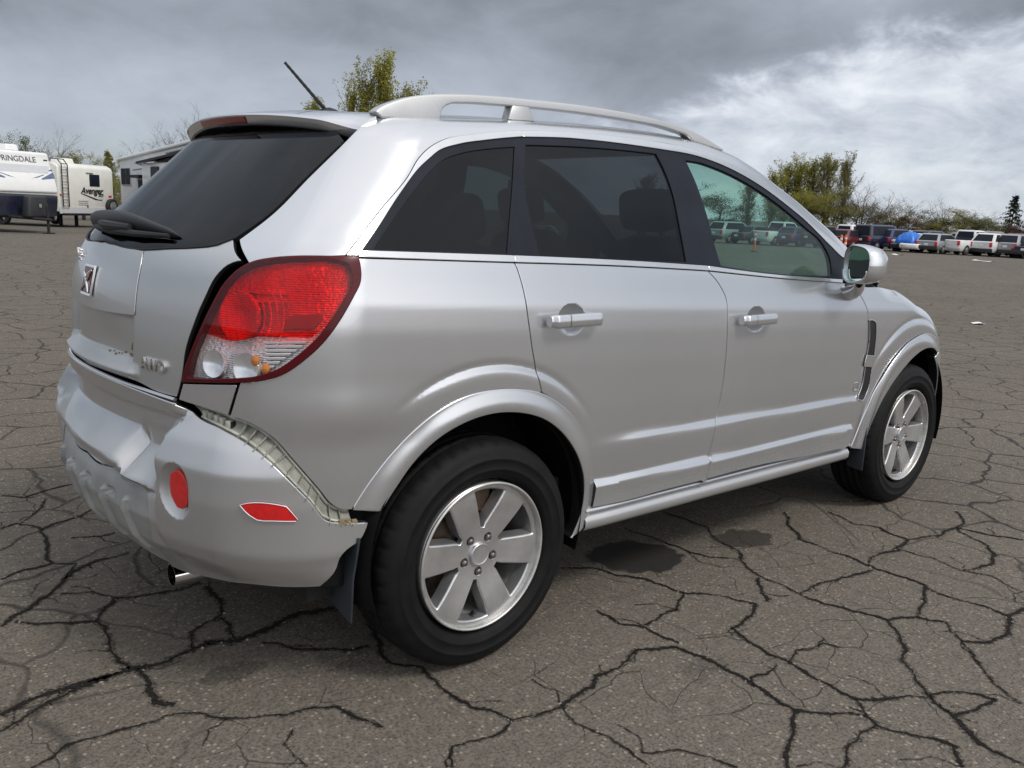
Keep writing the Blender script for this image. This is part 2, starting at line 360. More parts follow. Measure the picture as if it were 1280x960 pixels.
T = {
 'drip': [(2.087,-0.8,1.27),(2.021,-0.783,1.309),(1.957,-0.767,1.344),(1.818,-0.733,1.423),(1.674,-0.708,1.488),(1.546,-0.687,1.542),(1.4,-0.668,1.589),(1.22,-0.655,1.623),(1.083,-0.647,1.639),(0.87,-0.648,1.644),(0.671,-0.653,1.642),(0.487,-0.659,1.636),(0.311,-0.672,1.624),(0.279,-0.674,1.621),(0.17,-0.686,1.607),(0.065,-0.698,1.59),(-0.036,-0.71,1.569),(-0.104,-0.724,1.538),(-0.146,-0.738,1.508),(-0.199,-0.765,1.455),(-0.311,-0.807,1.364),(-0.441,-0.852,1.247)],
 'frame': [(2.052,-0.82,1.237),(1.952,-0.788,1.307),(1.851,-0.754,1.38),(1.712,-0.724,1.453),(1.573,-0.7,1.514),(1.435,-0.683,1.56),(1.297,-0.671,1.592),(1.163,-0.665,1.611),(1.011,-0.665,1.617),(0.85,-0.667,1.62),(0.654,-0.671,1.621),(0.471,-0.677,1.617),(0.298,-0.688,1.605),(0.271,-0.69,1.603),(0.192,-0.698,1.592),(0.116,-0.706,1.58),(0.008,-0.716,1.56),(-0.074,-0.727,1.534),(-0.113,-0.738,1.51),(-0.15,-0.75,1.486),(-0.236,-0.785,1.413),(-0.352,-0.837,1.302),(-0.41,-0.86,1.248)],
 'belt_top': [(-0.405,-0.856,1.258),(-0.154,-0.863,1.253),(0.108,-0.864,1.246),(0.555,-0.861,1.23),(1.039,-0.861,1.207),(1.38,-0.868,1.176),(1.984,-0.87,1.141)],
 'belt_bot': [(-0.411,-0.862,1.243),(-0.158,-0.87,1.236),(0.105,-0.872,1.228),(0.548,-0.869,1.214),(1.045,-0.868,1.191),(1.477,-0.873,1.158),(1.978,-0.875,1.128),(2.074,-0.875,1.121)],
 'q_glass': [(-0.363,-0.858,1.264),(-0.27,-0.816,1.349),(-0.165,-0.773,1.44),(-0.112,-0.753,1.48),(-0.06,-0.738,1.512),(0.017,-0.727,1.537),(0.106,-0.719,1.554),(0.228,-0.71,1.57),(0.184,-0.76,1.467),(0.134,-0.813,1.356),(0.088,-0.861,1.253)],
 'rd_glass': [(0.218,-0.861,1.247),(0.233,-0.757,1.472),(0.278,-0.704,1.58),(0.492,-0.692,1.592),(0.719,-0.682,1.599),(0.931,-0.676,1.6),(0.946,-0.697,1.558),(0.959,-0.736,1.48),(0.946,-0.796,1.354),(0.927,-0.856,1.223),(0.475,-0.86,1.238)],
 'rd_sail': [(0.23,-0.757,1.472),(0.215,-0.861,1.247),(0.127,-0.862,1.25)],
 'fd_glass': [(1.129,-0.858,1.209),(1.125,-0.826,1.279),(1.128,-0.769,1.403),(1.118,-0.717,1.511),(1.098,-0.678,1.588),(1.196,-0.677,1.585),(1.285,-0.682,1.571),(1.422,-0.694,1.539),(1.559,-0.712,1.492),(1.698,-0.735,1.431),(1.832,-0.768,1.355),(1.923,-0.793,1.3),(1.949,-0.82,1.244),(1.919,-0.863,1.158),(1.71,-0.865,1.164),(1.384,-0.864,1.183)],
 'rdoor_gap': [(0.111,-0.864,1.246),(0.108,-0.872,1.228),(0.125,-0.89,1.162),(0.14,-0.902,1.075),(0.165,-0.905,0.963),(0.209,-0.907,0.834)],
 'quarter_div': [(0.283,-0.675,1.62),(0.271,-0.69,1.603),(0.178,-0.794,1.396),(0.112,-0.863,1.247)],
 'rdoor_arch': [(0.209,-0.907,0.834),(0.296,-0.904,0.785),(0.358,-0.899,0.734),(0.417,-0.894,0.666),(0.455,-0.889,0.601),(0.481,-0.883,0.528),(0.489,-0.881,0.496),(0.487,-0.887,0.402)],
 'rdoor_bot': [(0.487,-0.887,0.402),(0.601,-0.893,0.399),(0.81,-0.9,0.402),(1.067,-0.901,0.4)],
 'doors_gap': [(1.037,-0.869,1.189),(1.086,-0.882,1.148),(1.126,-0.895,1.087),(1.132,-0.903,1.016),(1.141,-0.905,0.891),(1.135,-0.897,0.674),(1.124,-0.899,0.623),(1.109,-0.894,0.505),(1.091,-0.883,0.391)],
 'b_gap': [(1.015,-0.652,1.636),(1.013,-0.667,1.614),(1.022,-0.707,1.536),(1.034,-0.748,1.451),(1.035,-0.799,1.341),(1.021,-0.857,1.215),(1.037,-0.869,1.191)],
 'fdoor_bot': [(1.069,-0.901,0.4),(1.47,-0.902,0.398),(1.815,-0.902,0.38),(2.082,-0.903,0.372)],
 'fdoor_front': [(2.074,-0.875,1.121),(2.136,-0.889,1.066),(2.191,-0.902,0.991),(2.201,-0.905,0.926),(2.211,-0.905,0.811),(2.195,-0.901,0.701),(2.186,-0.905,0.569),(2.171,-0.896,0.469),(2.165,-0.886,0.375),(2.116,-0.885,0.362)],
 'flare_out': [(-0.424,-0.86,0.569),(-0.37,-0.873,0.652),(-0.294,-0.884,0.736),(-0.195,-0.899,0.811),(-0.085,-0.904,0.853),(0.035,-0.907,0.862),(0.126,-0.907,0.853),(0.209,-0.907,0.831),(0.317,-0.903,0.77),(0.406,-0.895,0.685),(0.457,-0.89,0.603),(0.49,-0.88,0.504),(0.502,-0.871,0.397),(0.479,-0.866,0.354),(0.408,-0.86,0.307)],
 'flare_in': [(-0.344,-0.864,0.553),(-0.306,-0.873,0.611),(-0.249,-0.884,0.686),(-0.167,-0.894,0.749),(-0.079,-0.9,0.782),(0.017,-0.902,0.794),(0.12,-0.903,0.783),(0.22,-0.9,0.75),(0.298,-0.896,0.7),(0.387,-0.889,0.603),(0.432,-0.88,0.514),(0.441,-0.869,0.402),(0.412,-0.861,0.309)],
 'fflare_out': [(2.219,-0.884,0.352),(2.309,-0.891,0.535),(2.339,-0.895,0.6),(2.406,-0.899,0.681),(2.497,-0.903,0.761),(2.602,-0.903,0.821),(2.698,-0.899,0.846),(2.814,-0.893,0.858),(2.914,-0.886,0.844),(3.013,-0.877,0.798)],
 'fflare_in': [(2.372,-0.882,0.447),(2.408,-0.889,0.523),(2.49,-0.895,0.623),(2.608,-0.896,0.706),(2.702,-0.895,0.753),(2.811,-0.891,0.781),(2.915,-0.884,0.781),(3.03,-0.872,0.746)],
 'q_low': [(-0.685,-0.68,0.822),(-0.664,-0.724,0.818),(-0.638,-0.766,0.801),(-0.61,-0.793,0.774),(-0.579,-0.813,0.73),(-0.547,-0.831,0.684),(-0.511,-0.845,0.634),(-0.484,-0.851,0.596),(-0.463,-0.855,0.579),(-0.424,-0.86,0.569)],
 'lamp': [(-0.411,-0.862,1.244),(-0.419,-0.881,1.176),(-0.434,-0.883,1.153),(-0.471,-0.88,1.093),(-0.513,-0.867,1.033),(-0.555,-0.844,0.987),(-0.6,-0.809,0.947),(-0.637,-0.768,0.929),(-0.669,-0.712,0.917),(-0.709,-0.624,0.905),(-0.746,-0.527,0.893),(-0.74,-0.542,0.933),(-0.72,-0.582,1.022),(-0.694,-0.621,1.108),(-0.67,-0.644,1.163),(-0.644,-0.669,1.199),(-0.622,-0.693,1.218),(-0.589,-0.742,1.233),(-0.547,-0.79,1.241),(-0.482,-0.836,1.244)],
 'lamp_split': [(-0.716,-0.591,1.031),(-0.694,-0.645,1.029),(-0.682,-0.673,1.023),(-0.665,-0.709,1.025),(-0.652,-0.734,1.031),(-0.641,-0.754,1.039),(-0.599,-0.804,1.043),(-0.537,-0.853,1.046)],
 'lamp_in': [(-0.442,-0.865,1.217),(-0.446,-0.876,1.178),(-0.46,-0.876,1.156),(-0.492,-0.87,1.104),(-0.531,-0.856,1.05),(-0.57,-0.832,1.007),(-0.606,-0.803,0.97),(-0.641,-0.762,0.946),(-0.673,-0.703,0.932),(-0.708,-0.624,0.919),(-0.737,-0.551,0.912),(-0.729,-0.57,0.957),(-0.711,-0.602,1.031),(-0.686,-0.635,1.114),(-0.663,-0.658,1.167),(-0.64,-0.68,1.197),(-0.62,-0.707,1.212),(-0.588,-0.754,1.225),(-0.547,-0.798,1.231),(-0.477,-0.846,1.232)],
 'refl_dark_a': [(-0.689,-0.635,1.105),(-0.675,-0.664,1.111),(-0.677,-0.663,1.099),(-0.692,-0.632,1.094)],
 'refl_dark_b': [(-0.579,-0.817,1.094),(-0.551,-0.838,1.099),(-0.51,-0.862,1.102),(-0.52,-0.859,1.082),(-0.532,-0.854,1.068),(-0.568,-0.829,1.065),(-0.596,-0.806,1.061)],
 'refl_dark_c': [(-0.708,-0.61,1.039),(-0.695,-0.637,1.051),(-0.685,-0.66,1.047),(-0.689,-0.653,1.036),(-0.698,-0.633,1.034)],
 'louv_0': [(-0.63,-0.77,1.027),(-0.548,-0.846,1.033),(-0.552,-0.844,1.029),(-0.631,-0.771,1.023)],
 'louv_1': [(-0.63,-0.772,1.017),(-0.557,-0.841,1.022),(-0.561,-0.839,1.018),(-0.63,-0.773,1.013)],
 'louv_2': [(-0.629,-0.774,1.007),(-0.569,-0.833,1.011),(-0.572,-0.831,1.007),(-0.629,-0.774,1.003)],
 'louv_3': [(-0.628,-0.776,0.997),(-0.581,-0.824,1.001),(-0.584,-0.822,0.997),(-0.629,-0.776,0.993)],
 'louv_4': [(-0.628,-0.778,0.987),(-0.592,-0.815,0.99),(-0.595,-0.813,0.986),(-0.628,-0.778,0.983)],
 'louv_5': [(-0.627,-0.779,0.976),(-0.603,-0.806,0.979),(-0.606,-0.803,0.974),(-0.627,-0.78,0.972)],
 'louv_6': [(-0.626,-0.781,0.966),(-0.613,-0.795,0.967),(-0.616,-0.792,0.963),(-0.626,-0.781,0.962)],
 'louv_7': [(-0.625,-0.782,0.956),(-0.624,-0.784,0.956),(-0.627,-0.781,0.952),(-0.625,-0.783,0.952)],
 'filler': [(-0.746,-0.529,0.888),(-0.672,-0.707,0.91),(-0.686,-0.677,0.825),(-0.724,-0.588,0.835),(-0.753,-0.511,0.841)],
 'tg_edge': [(-0.623,-0.589,1.271),(-0.635,-0.637,1.236),(-0.633,-0.663,1.223),(-0.658,-0.627,1.208),(-0.68,-0.607,1.179),(-0.704,-0.589,1.122),(-0.722,-0.567,1.062),(-0.74,-0.537,0.977),(-0.748,-0.523,0.898),(-0.755,-0.505,0.847)],
 'tg_bot': [(-0.755,-0.505,0.847),(-0.781,-0.42,0.85),(-0.802,-0.338,0.863),(-0.821,-0.24,0.866)],
 'glass_bot': [(-0.622,-0.584,1.274),(-0.651,-0.552,1.256),(-0.681,-0.493,1.246),(-0.722,-0.383,1.236),(-0.752,-0.279,1.226)],
 'glass_right': [(-0.62,-0.584,1.276),(-0.538,-0.613,1.341),(-0.432,-0.611,1.439),(-0.312,-0.614,1.548)],
 'pillar_edge': [(-0.207,-0.569,1.622),(-0.24,-0.598,1.602),(-0.289,-0.618,1.566),(-0.428,-0.622,1.438),(-0.534,-0.625,1.339),(-0.616,-0.603,1.272)],
 'pillar_low': [(-0.616,-0.603,1.272),(-0.624,-0.635,1.251),(-0.627,-0.684,1.217)],
 'applique': [(-0.753,-0.283,1.223),(-0.782,-0.312,1.145),(-0.796,-0.316,1.062),(-0.818,-0.187,1.066),(-0.828,-0.052,1.069)],
 'rail_top': [(-0.202,-0.524,1.632)],
 'handle_r': [(0.203,-0.902,1.079),(0.435,-0.902,1.069),(0.436,-0.904,1.032),(0.204,-0.904,1.041)],
 'handle_pocket_r': [(0.278,-0.902,1.076),(0.289,-0.901,1.098),(0.323,-0.899,1.104),(0.369,-0.9,1.094),(0.386,-0.902,1.071),(0.381,-0.905,1.019),(0.35,-0.905,1.003),(0.301,-0.905,1.008),(0.279,-0.905,1.032)],
 'handle_f': [(1.174,-0.902,1.03),(1.413,-0.902,1.018),(1.416,-0.905,0.979),(1.177,-0.904,0.991)],
 'handle_pocket_f': [(1.246,-0.902,1.027),(1.265,-0.9,1.05),(1.308,-0.9,1.053),(1.351,-0.901,1.041),(1.363,-0.902,1.019),(1.357,-0.905,0.969),(1.322,-0.905,0.953),(1.267,-0.905,0.962),(1.244,-0.904,0.988)],
 'vent': [(2.2,-0.904,0.957),(2.229,-0.903,0.957),(2.263,-0.904,0.942),(2.273,-0.905,0.911),(2.284,-0.905,0.802),(2.283,-0.901,0.711),(2.275,-0.897,0.617),(2.245,-0.902,0.587),(2.186,-0.904,0.592),(2.206,-0.897,0.624),(2.217,-0.905,0.802),(2.218,-0.905,0.881)],
 'vent_bar': [(2.208,-0.905,0.808),(2.288,-0.905,0.802),(2.292,-0.902,0.749),(2.21,-0.903,0.756)],
 'oncall': [(2.132,-0.898,0.651),(2.172,-0.898,0.65),(2.177,-0.897,0.612),(2.141,-0.896,0.616)],
 'bump_top': [(-0.764,-0.523,0.829),(-0.725,-0.577,0.803),(-0.703,-0.672,0.789),(-0.676,-0.748,0.769),(-0.654,-0.797,0.745),(-0.626,-0.84,0.709),(-0.59,-0.866,0.662),(-0.555,-0.879,0.618),(-0.514,-0.883,0.563),(-0.471,-0.883,0.547),(-0.387,-0.882,0.531)],
 'bump_wheel': [(-0.387,-0.882,0.531),(-0.408,-0.878,0.487),(-0.45,-0.876,0.465),(-0.461,-0.874,0.455),(-0.474,-0.859,0.405),(-0.503,-0.828,0.357)],
 'bump_bot': [(-0.503,-0.828,0.357),(-0.585,-0.781,0.359),(-0.642,-0.72,0.359),(-0.68,-0.61,0.339),(-0.71,-0.497,0.322),(-0.742,-0.37,0.312)],
 'fog': [(-0.796,-0.593,0.67),(-0.79,-0.613,0.661),(-0.786,-0.625,0.64),(-0.785,-0.63,0.615),(-0.785,-0.624,0.585),(-0.79,-0.605,0.566),(-0.797,-0.584,0.566),(-0.805,-0.568,0.592),(-0.807,-0.562,0.626),(-0.805,-0.568,0.656)],
 'fog_pocket': [(-0.793,-0.602,0.681),(-0.786,-0.622,0.663),(-0.782,-0.636,0.629),(-0.783,-0.63,0.588),(-0.789,-0.607,0.56),(-0.799,-0.571,0.545),(-0.81,-0.542,0.561),(-0.817,-0.518,0.596),(-0.817,-0.507,0.627),(-0.813,-0.539,0.661),(-0.803,-0.572,0.677)],
 'marker': [(-0.702,-0.784,0.616),(-0.699,-0.788,0.618),(-0.62,-0.85,0.618),(-0.611,-0.855,0.615),(-0.601,-0.86,0.601),(-0.586,-0.865,0.579),(-0.589,-0.863,0.574),(-0.641,-0.834,0.577),(-0.67,-0.812,0.579),(-0.685,-0.8,0.591)],
 'skid_line': [(-0.82,-0.434,0.568),(-0.844,-0.428,0.603),(-0.862,-0.34,0.608),(-0.859,-0.093,0.585),(-0.867,0.149,0.565)],
 'skid_right': [(-0.82,-0.434,0.568),(-0.824,-0.453,0.509),(-0.811,-0.43,0.436),(-0.776,-0.403,0.37),(-0.745,-0.382,0.321)],
 'awd': [(-0.792,-0.372,0.938),(-0.767,-0.462,0.932),(-0.769,-0.459,0.903),(-0.794,-0.368,0.903)],
 'badge': [(-0.81,0.093,1.149),(-0.812,-0.011,1.155),(-0.827,-0.049,1.08),(-0.827,0.042,1.076)],
 'brake': [(-0.352,-0.01,1.62),(-0.34,0.155,1.622)],
}
CRACKS = [(3.0,[(-1.2,-0.37),(-1.14,-0.34),(-1.05,-0.33),(-0.94,-0.34),(-0.86,-0.33),(-0.78,-0.35),(-0.67,-0.32),(-0.62,-0.31),(-0.53,-0.35),(-0.41,-0.33),(-0.3,-0.29),(-0.18,-0.32)]),(2.4,[(-1.22,-0.45),(-1.18,-0.43),(-1.11,-0.39),(-1.06,-0.37),(-1.0,-0.35),(-0.89,-0.33)]),(2.0,[(-1.1,0.17),(-1.05,0.23),(-0.98,0.28),(-0.89,0.38),(-0.81,0.49),(-0.72,0.54),(-0.59,0.56)]),(2.4,[(-0.86,-0.33),(-0.87,-0.19),(-0.85,-0.08),(-0.85,0.04),(-0.8,0.12),(-0.75,0.18),(-0.64,0.14),(-0.57,0.12),(-0.47,0.14)]),(1.2,[(-1.06,0.18),(-0.99,0.12),(-0.92,0.07),(-0.85,0.04)]),(2.0,[(-0.84,-0.34),(-0.84,-0.44),(-0.86,-0.55),(-0.82,-0.59)]),(1.2,[(-1.19,-0.66),(-1.1,-0.61),(-1.02,-0.62),(-0.93,-0.63),(-0.85,-0.63),(-0.78,-0.67),(-0.73,-0.74),(-0.66,-0.78),(-0.6,-0.82),(-0.52,-0.83),(-0.47,-0.86),(-0.45,-0.95),(-0.42,-1.02)]),(2.0,[(-0.67,-0.32),(-0.64,-0.23),(-0.58,-0.18),(-0.51,-0.15),(-0.47,-0.03),(-0.46,0.09)]),(2.0,[(-0.54,-0.34),(-0.52,-0.25),(-0.52,-0.17)]),(1.3,[(-0.48,-0.4),(-0.43,-0.48),(-0.36,-0.55),(-0.28,-0.61),(-0.22,-0.62)]),(1.1,[(-0.14,-0.49),(-0.2,-0.65),(-0.22,-0.76),(-0.16,-0.83),(-0.18,-0.98),(-0.17,-1.09),(-0.12,-1.2)]),(0.7,[(-0.12,-1.2),(-0.18,-1.23),(-0.27,-1.21),(-0.32,-1.2),(-0.37,-1.27)]),(1.1,[(-1.03,0.56),(-0.96,0.6),(-0.85,0.61),(-0.82,0.82),(-0.8,1.0),(-0.87,1.13),(-0.94,1.09)]),(1.3,[(-0.8,1.0),(-0.72,1.05),(-0.63,1.08),(-0.56,1.15)]),(1.0,[(-0.89,0.32),(-0.8,0.27),(-0.75,0.18)]),(1.0,[(-0.85,0.61),(-0.78,0.56),(-0.85,0.43)]),(1.0,[(-0.85,1.54),(-0.77,1.46),(-0.66,1.52),(-0.53,1.54)]),(1.0,[(-0.86,1.12),(-0.8,1.19),(-0.7,1.38)]),(0.5,[(-0.61,-0.88),(-0.66,-0.93),(-0.66,-1.01),(-0.66,-1.05)]),(0.8,[(-0.73,0.84),(-0.63,0.79),(-0.57,0.8)]),(1.3,[(-0.12,-1.2),(-0.05,-1.23),(0.04,-1.24),(0.18,-1.22),(0.24,-1.18),(0.33,-1.19),(0.47,-1.15),(0.58,-1.21),(0.59,-1.27),(0.6,-1.37),(0.6,-1.46),(0.58,-1.56),(0.57,-1.65),(0.49,-1.7),(0.38,-1.75),(0.29,-1.81)]),(0.9,[(0.04,-1.24),(0.01,-1.32),(0.03,-1.39),(0.04,-1.48),(0.03,-1.57)]),(0.7,[(0.06,-1.52),(0.15,-1.57),(0.19,-1.64),(0.21,-1.71)]),(1.2,[(0.71,-0.53),(0.81,-0.6),(0.91,-0.8),(0.93,-0.97),(1.03,-1.06),(1.08,-1.18),(1.0,-1.22),(0.85,-1.24),(0.81,-1.33),(0.79,-1.42),(0.8,-1.49),(0.78,-1.59),(0.77,-1.68),(0.77,-1.73),(0.85,-1.79),(0.96,-1.86)]),(0.9,[(0.93,-0.97),(0.8,-1.04),(0.7,-1.04),(0.61,-1.05)]),(0.8,[(0.56,-0.87),(0.55,-0.99),(0.6,-1.06),(0.61,-1.2)]),(1.5,[(0.57,-1.65),(0.61,-1.7),(0.69,-1.76),(0.71,-1.8),(0.77,-1.73)]),(1.5,[(0.71,-1.8),(0.69,-1.84),(0.58,-1.84),(0.5,-1.85),(0.43,-1.88)]),(1.8,[(0.69,-1.84),(0.72,-1.9),(0.76,-1.97),(0.77,-2.02),(0.69,-2.07)]),(1.8,[(1.35,-1.54),(1.28,-1.62),(1.12,-1.7),(1.02,-1.8),(0.97,-1.86),(0.92,-1.95),(0.86,-2.03),(0.83,-2.09),(0.84,-2.17)]),(1.3,[(1.29,-1.23),(1.29,-1.33),(1.32,-1.42),(1.36,-1.54),(1.47,-1.59),(1.52,-1.67),(1.42,-1.77),(1.32,-1.85),(1.21,-1.95),(1.16,-2.05)]),(1.3,[(1.47,-1.59),(1.63,-1.55),(1.78,-1.48),(1.78,-1.36),(1.78,-1.25),(1.79,-1.08),(1.8,-0.92),(1.94,-0.77),(2.07,-0.67)]),(1.4,[(1.76,-1.49),(1.75,-1.59),(1.78,-1.7),(1.77,-1.79),(1.63,-1.84),(1.49,-1.83),(1.42,-1.77)]),(1.3,[(1.38,-0.9),(1.32,-1.0),(1.3,-1.08),(1.29,-1.23),(1.41,-1.22),(1.62,-1.26),(1.75,-1.28)]),(1.2,[(1.57,-0.33),(1.58,-0.47),(1.58,-0.59),(1.48,-0.72),(1.46,-0.84),(1.38,-0.9),(1.3,-0.81),(1.27,-0.72),(1.27,-0.58),(1.25,-0.37)]),(1.2,[(1.29,-1.05),(1.19,-1.13),(1.13,-1.19)]),(0.7,[(0.8,-1.49),(0.89,-1.46),(1.01,-1.49),(1.03,-1.54)]),(1.4,[(1.78,-1.25),(1.91,-1.21),(2.07,-1.24),(2.1,-1.37),(2.06,-1.51),(2.25,-1.55),(2.46,-1.45),(2.53,-1.3),(2.82,-1.16)]),(1.3,[(2.26,-0.79),(2.2,-0.95),(2.26,-1.05),(2.22,-1.2),(2.04,-1.22)]),(1.2,[(0.97,-1.86),(1.05,-1.89),(1.1,-1.94),(1.12,-1.99),(0.99,-1.97),(0.93,-1.95)]),(1.4,[(2.06,-1.51),(2.11,-1.6),(2.05,-1.74)]),(0.7,[(0.58,-1.51),(0.62,-1.47),(0.68,-1.49),(0.76,-1.47)]),(1.2,[(2.22,-1.2),(2.38,-1.26),(2.57,-1.26),(2.61,-1.41),(2.68,-1.52)]),(1.2,[(1.77,-1.79),(1.89,-1.8)])]
# ---------------- object helpers ----------------
def tag(o, label=None, cat=None, group=None, kind=None):
    if label: o['label'] = label
    if cat: o['category'] = cat
    if group: o['group'] = group
    if kind: o['kind'] = kind
    return o
def empty(name, loc=(0, 0, 0), rz=0.0, parent=None, sc=1.0):
    o = bpy.data.objects.new(name, None); COL.objects.link(o); o.empty_display_size = .1
    o.location = loc; o.rotation_euler = (0, 0, rz); o.scale = (sc, sc, sc)
    if parent is not None: o.parent = parent
    return o
def link(name, me, mat, parent=None):
    o = bpy.data.objects.new(name, me); COL.objects.link(o)
    for m in (mat if isinstance(mat, (list, tuple)) else [mat]): me.materials.append(m)
    if parent is not None: o.parent = parent
    return o
class MB:
    """collects verts and faces into one mesh"""
    def __init__(s): s.v = []; s.f = []; s.mi = []; s.sm = []
    def add(s, v, f, mi=0, sm=True):
        o = len(s.v); s.v += [tuple(map(float, q)) for q in v]; s.f += [tuple(i + o for i in q) for q in f]
        s.mi += [mi] * len(f); s.sm += [sm] * len(f); return s
    def box(s, c, d, rz=0.0, mi=0, top=1.0, topy=None, shift=(0, 0)):
        tx = top; ty = top if topy is None else topy
        pts = []
        for z in (-.5, .5):
            k = (1, 1) if z < 0 else (tx, ty)
            sx = shift if z > 0 else (0, 0)
            for x, y in ((-.5, -.5), (.5, -.5), (.5, .5), (-.5, .5)):
                X, Y = x * d[0] * k[0] + sx[0], y * d[1] * k[1] + sx[1]
                pts.append((c[0] + X * math.cos(rz) - Y * math.sin(rz), c[1] + X * math.sin(rz) + Y * math.cos(rz), c[2] + z * d[2]))
        return s.add(pts, [(3, 2, 1, 0), (4, 5, 6, 7), (0, 1, 5, 4), (1, 2, 6, 5), (2, 3, 7, 6), (3, 0, 4, 7)], mi, False)
    def tube(s, pts, rad, n=8, mi=0, cap=True, squash=1.0):
        pts = [np.array(p, float) for p in pts]; m = len(pts)
        rad = [rad] * m if isinstance(rad, (int, float)) else rad
        v = []; up = np.array((0, 0, 1.0))
        t0 = pts[-1] - pts[0]
        if abs(t0[2]) > .9 * np.linalg.norm(t0): up = np.array((0, 1.0, 0))
        for i in range(m):
            t = pts[min(i + 1, m - 1)] - pts[max(i - 1, 0)]; t = t / (np.linalg.norm(t) + 1e-9)
            a = np.cross(t, up); a /= np.linalg.norm(a) + 1e-9; b = np.cross(a, t)
            for k in range(n):
                w = 2 * math.pi * k / n
                v.append(pts[i] + rad[i] * (math.cos(w) * a + squash * math.sin(w) * b))
        f = [(i * n + k, i * n + (k + 1) % n, (i + 1) * n + (k + 1) % n, (i + 1) * n + k) for i in range(m - 1) for k in range(n)]
        if cap: f += [tuple(range(n))[::-1], tuple((m - 1) * n + k for k in range(n))]
        return s.add(v, f, mi)
    def lathe(s, prof, n=48, axis='y', c=(0, 0, 0), mi=0, rfun=None):
        """prof: (offset along axis, radius); closed in angle"""
        v = []
        for j in range(n):
            w = 2 * math.pi * j / n
            for i, (h, r) in enumerate(prof):
                rr = r if rfun is None else rfun(i, j, r)
                if axis == 'y': v.append((c[0] + rr * math.cos(w), c[1] + h, c[2] + rr * math.sin(w)))
                elif axis == 'x': v.append((c[0] + h, c[1] + rr * math.cos(w), c[2] + rr * math.sin(w)))
                else: v.append((c[0] + rr * math.cos(w), c[1] + rr * math.sin(w), c[2] + h))
        m = len(prof)
        f = [(j * m + i, j * m + i + 1, ((j + 1) % n) * m + i + 1, ((j + 1) % n) * m + i) for j in range(n) for i in range(m - 1)]
        return s.add(v, f, mi)
    def grid(s, P, mi=0):
        P = np.asarray(P); a, b = P.shape[:2]
        return s.add(P.reshape(-1, 3), [(i * b + j, i * b + j + 1, (i + 1) * b + j + 1, (i + 1) * b + j) for i in range(a - 1) for j in range(b - 1)], mi)
    def mesh(s, name):
        me = bpy.data.meshes.new(name); me.from_pydata(s.v, [], s.f); me.update()
        me.polygons.foreach_set('material_index', s.mi); me.polygons.foreach_set('use_smooth', s.sm)
        return me
    def build(s, name, mat, parent=None, sharp=35):
        me = s.mesh(name)
        if sharp: me.set_sharp_from_angle(angle=R(sharp))
        return link(name, me, mat, parent)
def recalc(o):
    import bmesh
    bm = bmesh.new(); bm.from_mesh(o.data); bmesh.ops.recalc_face_normals(bm, faces=bm.faces); bm.to_mesh(o.data); bm.free(); return o
def bevel(o, w=.01, seg=2, ang=30):
    import bmesh
    bm = bmesh.new(); bm.from_mesh(o.data)
    es = [e for e in bm.edges if len(e.link_faces) == 2 and e.calc_face_angle(0) > R(ang)]
    bmesh.ops.bevel(bm, geom=es, offset=w, segments=seg, profile=.5, affect='EDGES', clamp_overlap=True)
    for f in bm.faces: f.smooth = True
    bm.to_mesh(o.data); bm.free(); o.data.set_sharp_from_angle(angle=R(50)); return o
# ---------------- polylines ----------------
def spline(pts, step=.012, closed=False, corner=55):
    """smooth curve through the points; a turn sharper than `corner` degrees stays a corner"""
    P = np.asarray(pts, float); n = len(P)
    if n < 3: 
        k = max(2, int(np.linalg.norm(P[-1] - P[0]) / step) + 1)
        return P[0] + (P[-1] - P[0]) * np.linspace(0, 1, k)[:, None]
    out = []
    seg = n if closed else n - 1
    tan = np.zeros_like(P); sharp = np.zeros(n, bool)
    for i in range(n):
        if not closed and i in (0, n - 1): sharp[i] = True; continue
        a = P[i] - P[i - 1]; b = P[(i + 1) % n] - P[i]; la, lb = np.linalg.norm(a) + 1e-9, np.linalg.norm(b) + 1e-9
        if np.dot(a, b) / la / lb < math.cos(R(corner)): sharp[i] = True
        else: tan[i] = (a / la * lb + b / lb * la) / (la + lb)
    for i in range(seg):
        j = (i + 1) % n; d = P[j] - P[i]; L = np.linalg.norm(d)
        if L < 1e-6: continue
        u = d / L
        t0 = tan[i] * L if not sharp[i] else (u * L if sharp[j] else (1.5 * u - .5 * tan[j]) * L)
        t1 = tan[j] * L if not sharp[j] else (u * L if sharp[i] else (1.5 * u - .5 * tan[i]) * L)
        k = max(1, int(L / step))
        for q in range(k):
            t = q / k
            out.append((2 * t**3 - 3 * t**2 + 1) * P[i] + (t**3 - 2 * t**2 + t) * t0 + (-2 * t**3 + 3 * t**2) * P[j] + (t**3 - t**2) * t1)
    if not closed: out.append(P[-1])
    return np.array(out)
def join(*curves, step=.012):
    """closed loop from open curves laid end to end, each one splined by itself"""
    out = []
    for c in curves:
        q = spline(c, step)
        if out and np.linalg.norm(out[-1] - q[0]) < .004: q = q[1:]
        out += list(q)
    if np.linalg.norm(out[0] - out[-1]) < .004: out = out[:-1]
    return np.array(out)
def inside(poly, q):
    x, y = q[:, 0], q[:, 1]; r = np.zeros(len(q), bool); n = len(poly)
    for i in range(n):
        x0, y0 = poly[i]; x1, y1 = poly[(i + 1) % n]
        if y0 == y1: continue
        c = (y0 > y) != (y1 > y)
        r ^= c & (x < (x1 - x0) * (y - y0) / (y1 - y0) + x0)
    return r
def edge_dist(poly, q):
    d = np.full(len(q), 1e9); n = len(poly)
    for i in range(n):
        a = poly[i]; b = poly[(i + 1) % n]; ab = b - a
        t = np.clip(((q - a) @ ab) / (ab @ ab + 1e-12), 0, 1)
        d = np.minimum(d, np.hypot(*(q - a - t[:, None] * ab).T))
    return d
